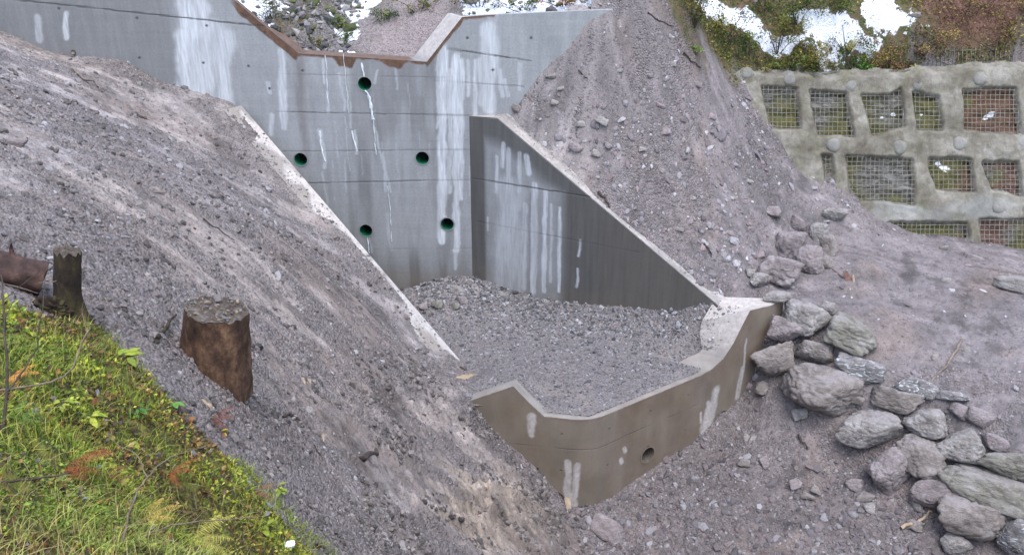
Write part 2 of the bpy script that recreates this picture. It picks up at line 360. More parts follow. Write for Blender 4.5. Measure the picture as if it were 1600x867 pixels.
# left bank body
for u, v, z in [(-300, 250, 7.6), (0, 200, 7.0), (150, 230, 6.0), (300, 300, 5.1), (450, 400, 3.7), (560, 470, 2.0), (630, 540, .75), (0, 380, 7.15), (180, 420, 6.2),
                (350, 480, 4.75), (500, 560, 3.1), (600, 620, 1.75), (680, 620, .55), (712, 592, .06), (738, 604, .08), (758, 600, .08), (727, 622, .3), (700, 566, .12), (0, 470, 7.35), (130, 510, 6.75), (250, 560, 6.1), (345, 610, 5.35),
                (450, 680, 4.1), (560, 740, 2.75), (680, 740, 1.0), (780, 740, -.65), (60, 600, 7.5), (200, 660, 6.85), (330, 740, 6.0), (430, 800, 5.0), (560, 867, 3.4),
                (700, 867, 1.2), (830, 867, -1.0), (0, 700, 8.0), (150, 800, 7.6), (300, 867, 6.8), (0, 867, 8.4), (450, 950, 5.2), (-300, 500, 8.2), (-300, 800, 8.9), (700, 960, 1.8), (900, 960, -1.4)]:
    c_z(u, v, z)
CT += [(0, 0, 9.6), (-2, 0, 9.9), (2, 0, 8.2), (-5, 0, 10.8), (0, 3, 8.1), (2, 3, 6.5), (5, 0, 6.0), (9, 0, 3.5), (-8, 4, 10.3), (5, 6, 1.8), (4, 9, 0.0), (8, 8, -1.5), (3, 12, -2.2), (14, 4, 0), (14, 10, -2.6),
       (-14, 8, 10), (-18, 15, 10), (-16, 22, 8.5), (-9, 14, 7.6)]
# at the foot of the sill
for u, v in [(735, 637), (765, 668), (800, 700), (840, 735), (868, 765), (890, 790)]:
    s, z = onS1(u, v); c_p(Sp(s), z)
for u, v in [(915, 797), (940, 785), (1000, 745), (1050, 712), (1085, 690), (1115, 660), (1150, 628), (1172, 600), (1186, 560)]:
    s, z = onS2(u, v); c_p(Sp(s), z)
# gully in front of the sill and below the boulders
for u, v, z in [(950, 860, -2.75), (1060, 800, -2.45), (1150, 720, -1.78), (1250, 720, -1.62), (1200, 860, -2.7), (1300, 800, -2.15), (1215, 640, -1.0), (1420, 867, -2.45), (1600, 900, -2.5), (1100, 950, -3.0), (1350, 960, -3.0), (1600, 1000, -3.1)]:
    c_z(u, v, z)
# boulder revetment: foot line, head line and face
n_rev = len(CT)
for u, v, z in [(1195, 585, -.45), (1235, 630, -.85), (1320, 700, -1.3), (1375, 770, -1.8), (1460, 815, -2.0), (1560, 850, -2.1), (1280, 580, .0), (1400, 680, -.8), (1470, 740, -1.2), (1560, 790, -1.45),
                (1212, 478, 1.1), (1290, 490, .95), (1370, 540, .72), (1460, 610, .1), (1550, 665, -.2), (1640, 730, -.5)]:
    c_z(u, v, z)
REV = CT[n_rev:]
for i_ in range(n_rev, n_rev + 10): a_ = CT[i_]; CT[i_] = (a_[0], a_[1], a_[2] - .07)
# platform
for u, v, z in [(1300, 455, 1.15), (1400, 470, 1.0), (1500, 470, 1.0), (1600, 470, 1.05), (1700, 470, 1.1), (1450, 530, .75), (1600, 580, .5), (1530, 600, .3), (1350, 415, 1.5), (1450, 410, 1.3), (1600, 415, 1.2), (1750, 600, .6)]:
    c_z(u, v, z)
# toe of sprayed wall, then behind it
SP0 = np.array([10.4, 24.2, 1.6]); SA = math.radians(66)
Sn = np.array([0, -math.sin(SA), math.cos(SA)]); Sa = np.array([1.0, 0, 0]); Sb = np.array([0, math.cos(SA), math.sin(SA)])
def onP(u, v): p = at_plane(u, v, SP0, Sn); q = p - SP0; return float(q @ Sa), float(q @ Sb)
def Pp(a, b, h=0): return SP0 + Sa * a + Sb * b + Sn * h
for u, v in [(1340, 318), (1395, 352), (1480, 368), (1560, 382), (1650, 392), (1800, 400)]:
    a, b = onP(u, v); c_p(Pp(a, b, 0.05)); c_p(Pp(a, b + .3, -.9))
for u, v in [(1138, 112), (1170, 160), (1212, 212), (1275, 285)]:
    a, b = onP(u, v); c_p(Pp(a, b, 0.08))
for u, v in [(1205, 140), (1225, 165), (1262, 205), (1312, 255), (1345, 295)]:
    a, b = onP(u, v); c_p(Pp(a, b, -.5))
for u in (1330, 1450, 1600, 1800):
    a, b = onP(u, 220); c_p(Pp(a, b, -1.0))
for u in (1180, 1250, 1330, 1450, 1600, 1800):
    a, b = onP(u, 104); c_p(Pp(a, b + .05, -0.05)); q = Pp(a, b); c_p((q[0], q[1] + .7, q[2] + .55)); q = Pp(a, b); c_p((q[0], q[1] + 2.2, q[2] + 1.55)); c_p((q[0], q[1] + 8, q[2] + 6.5))
# right bank against the main wall and beside the right wall
for uv in [(797, 182), (812, 160), (840, 122), (868, 90), (895, 62), (925, 25), (955, 8)]:
    s, z = onW(*uv); c_p(Wp(s, z))
rz = {}
for u, v in [(777, 184), (850, 247), (920, 308), (1000, 377), (1060, 430), (1105, 468)]:
    s, z = onR(u, v); q = W0 + Rd * s + Rn * (.40 if u < 860 else .18); c_p((q[0], q[1], z + (0.0 if u < 860 else .05)))
for u, v, y in [(950, 60, 23.95), (1050, 40, 24.35), (1000, -40, 24.4), (1000, 150, 23.45), (1000, 250, 22.6), (1100, 150, 24.15), (1100, 250, 23.1), (1100, 350, 22.0), (1100, 420, 21.1),
                (1200, 250, 24.4), (1200, 330, 23.2), (1190, 410, 21.8), (1260, 330, 23.7), (1300, 390, 22.7), (1000, 12, 24.0), (1050, -20, 24.9), (965, 30, 23.9), (985, 90, 23.8), (1100, 60, 25.0), (880, 170, 23.5), (930, 230, 22.85), (1050, 200, 23.2), (1160, 200, 24.5)]:
    d = ray(u, v); c_p(Cc + d * (y / d[1]))
CT += [(4, 28, 8.6), (7, 28.5, 8.0), (3, 34, 11.5), (9, 35, 12)]
CT += [(7, 21, 1.1), (6.2, 21.0, 1.2), (5.3, 21.0, 1.35), (7.2, 22, 1.35), (6.0, 22, 1.9), (9.5, 22.5, 1.35), (8.5, 23.5, 1.9)]
for u, v, z in [(1215, 520, .35), (1250, 470, 1.12)]: c_z(u, v, z)
CT = np.array(CT)
class TPS:
    def __init__(s, P, lam=0.004):
        P = np.asarray(P, float)
        keep = []
        for p in P:
            if all((p[0] - q[0]) ** 2 + (p[1] - q[1]) ** 2 > 0.02 for q in keep): keep.append(p)
        P = np.array(keep)
        s.P = P[:, :2]; n = len(P); K = s.k(P[:, None, 0] - P[None, :, 0], P[:, None, 1] - P[None, :, 1]) + lam * n / 50 * np.eye(n)
        Q = np.c_[np.ones(n), s.P]; Mx = np.zeros((n + 3, n + 3)); Mx[:n, :n] = K; Mx[:n, n:] = Q; Mx[n:, :n] = Q.T
        s.w = np.linalg.solve(Mx, np.r_[P[:, 2], 0, 0, 0])
    def k(s, dx, dy): r2 = dx * dx + dy * dy; return 0.5 * r2 * np.log(r2 + 1e-9)
    def __call__(s, x, y):
        sh = x.shape; x = x.ravel(); y = y.ravel(); o = np.empty(x.shape)
        for i in range(0, len(x), 40000):
            X = x[i:i + 40000]; Y = y[i:i + 40000]
            o[i:i + 40000] = s.k(X[:, None] - s.P[None, :, 0], Y[:, None] - s.P[None, :, 1]) @ s.w[:-3] + s.w[-3] + s.w[-2] * X + s.w[-1] * Y
        return o.reshape(sh)
T_out = TPS(CT)
T_rev = TPS(REV, .02)
# basin floor
FT = []
for u, v in [(632, 455), (660, 445), (700, 434), (738, 432)]:
    s, z = onW(u, v); p = Wp(s, z); FT.append(p)
for u, v in [(790, 450), (860, 468), (930, 477), (1000, 483), (1060, 486), (1105, 478)]:
    s, z = onR(u, v); FT.append(W0 + Rd * s + np.array([0, 0, z]))
for p, z in [(A, .0), (B, .0), (Cp, .0), ((A + B) / 2, .0), (B + (Cp - B) * .25, .0), (B + (Cp - B) * .5, .0), (B + (Cp - B) * .75, .0)]: FT.append(np.array([p[0], p[1], z + .022]))
for q_, z in [(A, .03), (B, .03), (Cp, .05)]: FT.append(np.array([q_[0] - .1, q_[1] + .8, z]))
FT.append(np.array([*(B + d1 * onS1(802, 603)[0] + n1 * .1)[:2], .0])); FT.append(np.array([*(B + d1 * onS1(802, 603)[0] + n1 * .5)[:2], .28])); FT.append(np.array([*(B + d1 * onS1(726, 629)[0] + n1 * .4)[:2], .2]))
for q_ in (.5, 1.2, 2.0, 2.8, 3.3): FT.append(np.array([*(B + d2 * q_ + n2 * .3)[:2], .06]))
FT.append(np.array([*(A + n1 * .3)[:2], .05])); FT.append(at_z(1091, 519, .54)); q_, z_ = onS2(1137, 550); FT.append(np.array([*Sp(q_)[:2], z_ - .22])); q_, z_ = onS2(1165, 500); FT.append(np.array([*Sp(q_)[:2], z_ - .4])); FT.append(np.array([*Sp(sG - .1)[:2], .6])); FT.append(at_z(1075, 522, .42)); FT.append(at_z(1096, 546, .2)); FT.append(at_z(1104, 497, .82)); FT.append(at_z(1045, 530, .22)); FT.append(at_z(1112, 474, 1.12)); FT.append(at_z(900, 560, .02)); FT.append(at_z(760, 520, .06)); FT.append(at_z(740, 596, .22))
FT.append(at_z(680, 500, .2)); FT.append(at_z(700, 460, .38)); FT.append(at_z(1000, 540, .08));  FT.append(at_z(690, 612, -.25)); FT.append(at_z(660, 560, -.3))
q = L0 + Ld * LL * .5; FT.append(np.array([q[0], q[1], .2])); FT.append(np.array([L0[0], L0[1], 0.1]))
T_fl = TPS(FT)
# ground behind the dam
n0 = onW(465, 85)[1]
UT = [(-14, 25.6, 6.9), (-9, 25.6, 6.9), (-7, 25.5, 6.7), (-5.3, 25.4, 5.9), (-3.6, 25.2, 5.8), (-2.2, 25.2, 5.85), (-1.2, 26.0, 6.9), (0, 25.3, 6.95), (2.0, 25.2, 7.15), (3.5, 25.3, 7.3),
      (-14, 29, 9.5), (-9, 28.5, 8.6), (-6, 27.6, 7.4), (-4.6, 27.5, 6.9), (-3, 27, 6.9), (-1.8, 27.6, 7.3), (0, 28, 7.9), (3, 28.5, 8.5), (5, 29, 8.8), (-8, 33, 11.5), (-4, 33, 10), (0, 33, 11), (4, 34, 12.5), (-14, 36, 14), (-5, 40, 15), (5, 42, 17)]
T_up = TPS(UT)

def hit(u, v, T, t0=2.0, t1=60.0, n=600):
    """first intersection of a photo ray with surface T"""
    d = ray(u, v); t = np.geomspace(t0, t1, n); P = Cc[None] + d[None] * t[:, None]
    f = P[:, 2] - T(P[:, 0], P[:, 1]); i = np.where((f[:-1] > 0) & (f[1:] <= 0))[0]
    if len(i) == 0: return None
    i = i[0]; k = f[i] / (f[i] - f[i + 1]); p = P[i] * (1 - k) + P[i + 1] * k
    return p
def hitp(pts, T=None): return np.array([hit(u, v, T or T_out) for u, v in pts])
def sd_px(x, y, pts, T=None):
    P = [hit(u, v, T or T_out) for u, v in pts]; return poly_sd(x, y, np.array([p for p in P if p is not None]))

# mask polygons (world plan, found where the photo shows them)
MOSS = [at_z(-400, 455, 7.6), at_z(0, 468, 7.35), at_z(60, 480, 7.2), at_z(125, 505, 6.8), at_z(200, 560, 6.5), at_z(255, 620, 6.35), at_z(325, 668, 6.1), at_z(390, 735, 5.65), at_z(440, 800, 5.1), at_z(500, 860, 4.55), at_z(540, 930, 4.3), (2, 2, 0), (2, -2, 0), (-12, -2, 0), (-12, 8, 0)]
def _dir(a, b):
    p, q = hit(*a, T_out), hit(*b, T_out); d = (q - p)[:2]; return d / np.linalg.norm(d)
ld = _dir((200, 260), (500, 450)); ln = np.array([-ld[1], ld[0]])        # fall direction of the left bank
ld2 = _dir((560, 670), (800, 775)); LOWP = np.array([hit(u, v, T_out) for u, v in [(480, 620), (640, 570), (740, 640), (860, 780), (900, 867), (520, 867), (420, 740)]])[:, :2]
rd_ = _dir((1050, 190), (1140, 310)); rn_ = np.array([-rd_[1], rd_[0]]); print('dirs', ld, rd_)
def tint_detail(x, y):
    """returns detail height, grav, tint rgb, moss, veg, snow, litter for the outer ground"""
    s_ = x * ld[0] + y * ld[1]; c_ = x * ln[0] + y * ln[1]
    left = 1 - ss(-1.0, 3.0, x - (y - 17) * 0.2)
    big = fbm(x, y, 0.35, 4, 3); st = fbm(s_ * 0.75 + .5 * big, c_ * 1.7 + 1.2 * big, 1.0, 6, 8, .62); st2 = fbm(s_ * 1.6, c_ * 4.5, 1.0, 4, 21)
    rb = ss(1.0, 3.0, x) * ss(20.5, 22.0, y - 0.0 * x)
    rx = x * rd_[0] + y * rd_[1]; ry = x * rn_[0] + y * rn_[1]
    st_r = fbm(rx * .5, ry * 2.2, 1.0, 5, 77)
    stm = left * st + (1 - left) * (0.5 * fbm(x, y, 0.9, 5, 44) + 0.5 * st_r)
    grav = ss(0.36, 0.62, stm * 0.55 + big * 0.2 + .25 * fbm(x, y, 3.1, 4, 66))
    near = ss(14, 8, y) * left
    grav = np.clip(grav + 0.35 * near, 0, 1)
    tr = sd_px(x, y, [(520, 640), (640, 590), (740, 640), (850, 760), (900, 867), (640, 867), (560, 740)])
    tracks = ss(0.5, -0.4, tr)
    sand = sd_px(x, y, [(700, 770), (790, 750), (870, 800), (950, 867), (790, 867), (720, 830)])
    sand = ss(.45, -.25, sand + (st - .5) * 1.2)
    grav = grav * (1 - .85 * sand)
    plat = ss(6.3, 7.5, x) * ss(.2, .7, T_cache['z']) * ss(24.2, 23.2, y); grav = grav * (1 - .7 * plat)
    base = np.stack([0 * x + .262, 0 * x + .250, 0 * x + .256], -1) * (1 - .28 * plat[..., None])           # pale mauve mud
    warm = np.array([.295, .262, .24]); dark = np.array([.118, .111, .112]); purp = np.array([.155, .143, .155])
    k = ss(.35, .7, fbm(x, y, .5, 4, 55)) * left; base = base * (1 - .6 * k[..., None]) + warm * .6 * k[..., None]
    base = base * (1 - sand[..., None]) + np.array([.31, .268, .222]) * sand[..., None]
    rp = (1 - left); base = base * (1 - .7 * rp[..., None]) + purp * .7 * rp[..., None]
    gk = grav * .62; base = base * (1 - gk[..., None]) + dark * gk[..., None]
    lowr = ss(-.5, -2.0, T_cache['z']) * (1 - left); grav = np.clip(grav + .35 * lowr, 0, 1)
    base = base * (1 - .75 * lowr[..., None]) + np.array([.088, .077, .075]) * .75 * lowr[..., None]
    dn = near[..., None] * .45; base = base * (1 - dn) + np.array([.135, .122, .124]) * dn
    ea = ss(.52, .66, fbm(x, y, .7, 5, 310, .6)); base = base * (1 - .6 * ea[..., None]) + np.array([.165, .138, .125]) * .6 * ea[..., None]
    we = ss(.56, .68, fbm(x, y, 1.3, 5, 311, .65)); base = base * (1 - .42 * we[..., None])
    # smeared machine marks
    s2_ = x * ld2[0] + y * ld2[1]; c2_ = -x * ld2[1] + y * ld2[0]; lo = ss(1.2, -1.0, poly_sd(x, y, LOWP))
    sm = (fbm(s_ * .55, c_ * 7.5, 1.0, 4, 301) * (1 - lo) + fbm(s2_ * .5, c2_ * 4.0, 1.0, 5, 307, .6) * lo) * left + fbm(rx * .55, ry * 7.0, 1.0, 4, 302) * (1 - left)
    sm = (sm - .5) * (.4 + .6 * ss(.4, .6, fbm(x, y, .8, 3, 303))); base = base * np.clip(1 + (.85 - .3 * lo) * sm, .5, 1.5)[..., None]
    bl = fbm(x, y, 2.2, 5, 304, .65) - .5; base = base * np.clip(1 + 1.1 * bl, .5, 1.5)[..., None]
    # heights
    h = sm * .05 + (big - .5) * .22 + (st - .5) * .16 * left + (st2 - .5) * .06 * left + (st_r - .5) * .13 * (1 - left)
    cd, cid = cells(x + .1 * fbm(x, y, 3, 2, 5), y, 5.5, 2); ck = ss(.55, .1, cd) * (cid > .45)
    cd2, cid2 = cells(x, y, 13, 12); ck2 = ss(.55, .1, cd2) * (cid2 > .4)
    cd3, cid3 = cells(x, y, 26, 19)
    h = h + (.3 + .7 * grav) * (ck * .055 * (cid - .2) + ck2 * .03 + (fbm(x, y, 9, 3, 6) - .5) * .05) + ss(.55, .1, cd3) * (cid3 > .5) * .013 + (fbm(x, y, 2.6, 4, 67, .6) - .5) * .12 * (1 - .4 * left)
    # sharp wet crumbs along excavator marks
    rid = 1 - np.abs(2 * (fbm(s_ * .55 + .3 * big, c_ * 1.9, 1.0, 3, 90) * (1 - lo) + fbm(s2_ * .5 + .5 * big, c2_ * 2.2 + .4 * big, 1.0, 4, 94) * lo) - 1)
    rid2 = 1 - np.abs(2 * fbm(s2_ * .4 + .6 * big, c2_ * 1.3, 1.0, 4, 92) - 1); h = h + tracks * (ss(.78, .97, rid) * .12 + ss(.85, .98, rid2) * .16 + (cid > .4) * ss(.5, .1, cd) * .05) + left * ss(.86, .98, rid) * .045
    grav = np.clip(grav + .5 * left * ss(.82, .95, rid) * fbm(x, y, 2, 2, 6), 0, 1)
    h = h * (0.6 + .4 * ss(25, 12, y))
    md = poly_sd(x, y, MOSS); moss = ss(.14, -.10, md + (fbm(x, y, 2.5, 4, 61) - .5) * 1.3)
    h = h + moss * ((fbm(x, y, 2.2, 3, 62) - .5) * .22 + (1 - np.clip(cells(x, y, 9, 33)[0], 0, 1)) * .05)
    grav = grav * (1 - .4 * tracks)
    # vegetated slope on the right top
    vd = sd_px(x, y, [(985, -150), (1040, -20), (1062, 22), (1095, 66), (1140, 95), (1165, 104), (1330, 112), (1700, 100), (1900, 50), (1900, -250)])
    veg = ss(.25, -.15, vd + (fbm(x, y, 2.0, 4, 71) - .5) * 1.0)
    sn = fbm(x, y * .8, .9, 4, 83)
    snb = np.zeros_like(x)
    for pts in ([(1085, -30), (1165, 12), (1195, 50), (1260, 68), (1290, 88), (1235, 84), (1180, 62), (1110, 22), (1040, -60)], [(1230, 25), (1300, 30), (1360, 62), (1380, 82), (1310, 80), (1260, 60)],
                [(1345, -20), (1385, -10), (1400, 22), (1440, 36), (1450, 46), (1400, 60), (1370, 58), (1345, 25)], [(1270, 75), (1320, 88), (1320, 98), (1280, 96)], [(1580, 60), (1600, 55), (1620, 68), (1590, 70)]):
        snb = np.maximum(snb, ss(.22, -.18, sd_px(x, y, pts)))
    snow = np.clip(snb * .85 + .35 * (sn - .5), 0, 1) * veg
    lit = ss(.4, -.3, sd_px(x, y, [(1400, -60), (1440, 20), (1480, 60), (1600, 70), (1900, 60), (1900, -150)])) * veg
    h = h + veg * ((fbm(x, y, 1.6, 4, 91) - .5) * .5) + snow * .04
    return h, grav * (1 - moss), base, moss, veg, snow, lit

def polar(a0, a1, na, r0, r1, nr):
    an = np.radians(np.linspace(a0, a1, na)); r = np.geomspace(r0, r1, nr)
    Rr, Aa = np.meshgrid(r, an, indexing='ij'); return Rr * np.sin(Aa), Rr * np.cos(Aa)
def gridfaces(nr, nc, keep):
    i = np.arange(nr * nc).reshape(nr, nc); a = i[:-1, :-1]; b = i[:-1, 1:]; c = i[1:, 1:]; d = i[1:, :-1]
    k = keep[:-1, :-1] & keep[:-1, 1:] & keep[1:, 1:] & keep[1:, :-1]
    return np.stack([a[k], d[k], c[k], b[k]], -1)[:, ::-1]
def compact(V, Fc, attrs):
    u, inv = np.unique(Fc, return_inverse=True); return V[u], inv.reshape(Fc.shape), {k: a[u] for k, a in attrs.items()}
def sheet(name, X, Y, Z, keep, mat, attrs, **kw):
    V = np.stack([X, Y, Z], -1).reshape(-1, 3); Fc = gridfaces(*X.shape, keep)
    at = {k: (a.reshape(-1) if a.ndim == 2 else a.reshape(-1, a.shape[-1])) for k, a in attrs.items()}
    V, Fc, at = compact(V, Fc, at)
    return mesh_np(name, V, Fc, mat, attrs=at, **kw)

T_cache = {}
# polygon cut out of the outer ground: basin between wall centrelines
mid = .22
BAS = [Wp(l0s - .3) + Wn * .3, L0 + Lout * .2, L0 + Ld * LL * .6 + Lout * .12, L1 + Lout * .1, at_z(735, 578, 0), at_z(775, 597, .1), A + n1 * .3, B + n1 * .35 + n2 * .2, Cp + n2 * .4, Sp(sG - .35) + n2 * .35, K1 + Rn * .06, W0 + Rd * 2 + Rn * .08, W0 + Rd * 1 + Rn * .2, W0 + Wn * .3 + Wd * .2]
def outer_keep(x, y):
    b = poly_sd(x, y, BAS) < 0
    sw = (x - W0[0]) * Wd[0] + (y - W0[1]) * Wd[1]; nw = (x - W0[0]) * Wn[0] + (y - W0[1]) * Wn[1]
    beh = (nw > .45) & (sw < 3.0)
    return ~(b | beh)
def outer_h(x, y):
    z = T_out(x, y); T_cache['z'] = z; d = tint_detail(x, y)
    # leave the contact lines with the concrete where they are
    bd = np.abs(poly_sd(x, y, BAS)); k = .35 + .65 * ss(0.1, .9, bd)
    return z + d[0] * k, d
X, Y = polar(-42, 42, 1250, 2.2, 37, 1350)
Zo, D = outer_h(X, Y)
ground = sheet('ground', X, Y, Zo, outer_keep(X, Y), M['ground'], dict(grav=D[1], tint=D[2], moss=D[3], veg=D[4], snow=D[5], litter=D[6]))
tag(ground, 'muddy gravel slopes and gully around the concrete basin', 'ground', kind='structure')
# wide coarse skirt so that the land goes on outside the frame
XS, YS = np.meshgrid(np.linspace(-90, 90, 91), np.linspace(-60, 120, 91), indexing='ij')
ZS = np.clip(T_out(np.clip(XS, -18, 18), np.clip(YS, -2, 36)), -4, 20) - .8 + np.clip(YS - 34, 0, 80) * .6 + np.clip(-XS - 18, 0, 80) * .35 + np.clip(XS - 18, 0, 80) * .45
inn = (np.hypot(XS, YS) < 35) & (np.hypot(XS, YS) > 3.5) & (np.abs(np.degrees(np.arctan2(XS, YS))) < 40) & (YS > 0)
o = sheet('terrain', XS, YS, ZS, ~inn, M['ground'], dict(grav=0 * XS + .6, tint=np.zeros(XS.shape + (3,)) + .2, moss=0 * XS, veg=0 * XS + 1, snow=0 * XS + .2, litter=0 * XS))
tag(o, 'wooded valley sides beyond the work site', 'terrain', kind='structure')

# ---------------------------------------------------------------- basin floor
xs = np.arange(-7.5, 7.2, .035); ys = np.arange(16.4, 24.6, .035)
XF, YF = np.meshgrid(xs, ys, indexing='ij')
def floor_h(x, y):
    z = T_fl(x, y); big = fbm(x, y, .6, 4, 103)
    back = ss(20.5, 22.5, y + .25 * x); n = ss(.35, .6, fbm(x, y, 1.0, 4, 104))
    grav = np.clip(.55 + .45 * back + .3 * (n - .5), 0, 1)
    cd, cid = cells(x, y, 8, 41); cd2, cid2 = cells(x, y, 17, 42)
    h = (big - .5) * .12 + grav * (ss(.5, .1, cd) * (cid > .5) * .05 * back + ss(.5, .1, cd2) * (cid2 > .3) * .018) + (fbm(x, y, 6, 3, 44) - .5) * (.02 + .06 * back)
    sil = np.minimum(np.abs(poly_sd(x, y, [A, B, B + np.array([0.01, 0.02, 0])])), np.abs(poly_sd(x, y, [B, Cp, Cp + np.array([0.01, .02, 0])])))
    h = h * (.12 + .88 * ss(.15, 1.2, sil)) - .09 * ss(.17, .07, sil)
    t = np.stack([0 * x + .155, 0 * x + .152, 0 * x + .16], -1)
    warm = ss(.55, .75, fbm(x, y, .8, 3, 48)) * ss(1.6, .2, sil); t = t + warm[..., None] * (np.array([.33, .285, .235]) - t) * .7
    dk = back[..., None] * .5; t = t * (1 - dk) + np.array([.17, .165, .175]) * dk
    left = ss(2.0, .0, np.hypot(x + 1.9, y - 22.6))[..., None] * .5; t = t * (1 - left) + np.array([.24, .19, .185]) * left
    return z + h, grav, t
ZF, gF, tF = floor_h(XF, YF)
FB_old = [Wp(l0s - .1) + Wn * .2, L0 + Lout * .1, L1 + Lout * .1, at_z(690, 590, 0), at_z(700, 640, 0), A + n1 * .4 - d1 * .6, A + n1 * .25, B + n1 * .2 + n2 * .12, Cp + n2 * .2, Sp(sG - .4) + n2 * .2, K1 + Rn * .15, W0 + Rn * .1]
FB = [Wp(l0s - .1) + Wn * .2, L0 + Lout * .1, L1 + Lout * .1, at_z(690, 590, 0), at_z(700, 640, 0), onS1(802, 603)[0] * d1 + B + n1 * .13, A + n1 * .11, B + n1 * .1 + n2 * .05, Cp + n2 * .08, Sp(onS2(1137, 550)[0]) + n2 * .06, Sp(onS2(1165, 500)[0]) + n2 * .06, Sp(sG - .1) + n2 * .06, K1 + Rn * .15, W0 + Rn * .1]
kF = poly_sd(XF, YF, FB) < 0
o = sheet('basin_floor', XF, YF, ZF, kF, M['ground'], dict(grav=gF, tint=tF, moss=0 * XF, veg=0 * XF, snow=0 * XF, litter=0 * XF))
tag(o, 'grey gravel filling the stilling basin between the concrete walls', 'gravel floor', kind='structure')

# ---------------------------------------------------------------- ground behind the dam
XU, YU = np.meshgrid(np.arange(-16, 4.2, .05), np.concatenate([np.arange(24.7, 30, .05), np.arange(30, 44, .25)]), indexing='ij')
def up_h(x, y):
    z = T_up(x, y); n = fbm(x, y, 1.2, 5, 120)
    bed = ss(1.0, .4, np.abs(x + 5.3 + (y - 25) * .15 + (n - .5)))           # rocky stream bed
    mound = ss(1.9, .7, np.hypot((x + 2.75), (y - 26.1) * .9) + .3 * (n - .5))
    cd, cid = cells(x, y, 4.0, 61); rock = ss(.6, .15, cd) * (cid > .3)
    h = (n - .5) * .35 + bed * rock * .22 + mound * .12
    rockm = ss(.5, .62, fbm(x, y, 2.6, 4, 130)) * ss(3, 1, np.abs(x + 4.0))
    snow = np.clip(.95 - .9 * bed - 1.3 * mound - .75 * rockm + .15 * (fbm(x, y, 4, 3, 9) - .5), 0, 1)
    rw = ss(1.0, 2.2, x); snow = snow * (1 - .55 * rw)
    t = np.zeros(x.shape + (3,)) + np.array([.14, .14, .14]); t = t * (1 - mound[..., None]) + np.array([.27, .235, .235]) * mound[..., None]
    veg = np.clip(ss(.45, .7, fbm(x, y, 1.7, 4, 140)) * (1 - mound) * .9, 0, 1)
    return z + h, snow, t, veg, rw * ss(.5, .6, n)
ZU, sU, tU, vU, lU = up_h(XU, YU)
nwU = (XU - W0[0]) * Wn[0] + (YU - W0[1]) * Wn[1]
o = sheet('upstream_ground', XU, YU, ZU, nwU > .45, M['ground'], dict(grav=0 * XU + .8, tint=tU, moss=0 * XU, veg=vU, snow=sU, litter=lU))
tag(o, 'snowy rocky stream bed and mud mound behind the dam', 'stream bed', kind='structure')

# ================================================================ concrete walls
def smooth_step_poly(pts, s):
    return np.interp(s, [p[0] for p in pts], [p[1] for p in pts])
def seg_mask(s, z, marks, seed, wig=.06):
    """union of soft-edged streaks: (s0,z0,s1,z1,halfwidth,strength)"""
    o = np.zeros_like(s)
    for i, (s0, z0, s1, z1, hw, k) in enumerate(marks):
        ex, ez = s1 - s0, z1 - z0; L2 = ex * ex + ez * ez + 1e-9
        sw = s + (fbm(s * 0 + seed + i, z, 2.2, 4, 7 + i) - .5) * wig * 2.2 + (fbm(s, z, 7, 3, 9) - .5) * wig * .7
        tt = ((sw - s0) * ex + (z - z0) * ez) / L2; tc = np.clip(tt, 0, 1)
        d = np.hypot(sw - s0 - tc * ex, z - z0 - tc * ez)
        ww = hw * (.55 + .7 * fbm(z + i * 3.1, s * 0 + i, 1.8, 3, 13))
        m = ss(ww * 1.05, ww * .55 - .012, d)
        m = m * k * (.78 + .22 * ss(.3, .6, fbm(s * 3, z * .4, 2, 3, 17 + i)))
        if hw > .10: m = m * (.68 + .32 * ss(.36, .52, fbm(s * 11, z * .9, 1.0, 4, 23 + i, .6)))
        else: m = m * (.78 + .22 * ss(.35, .5, fbm(s * 20, z * 3, 1.0, 3, 29 + i)))
        o = np.maximum(o, m)
    return o
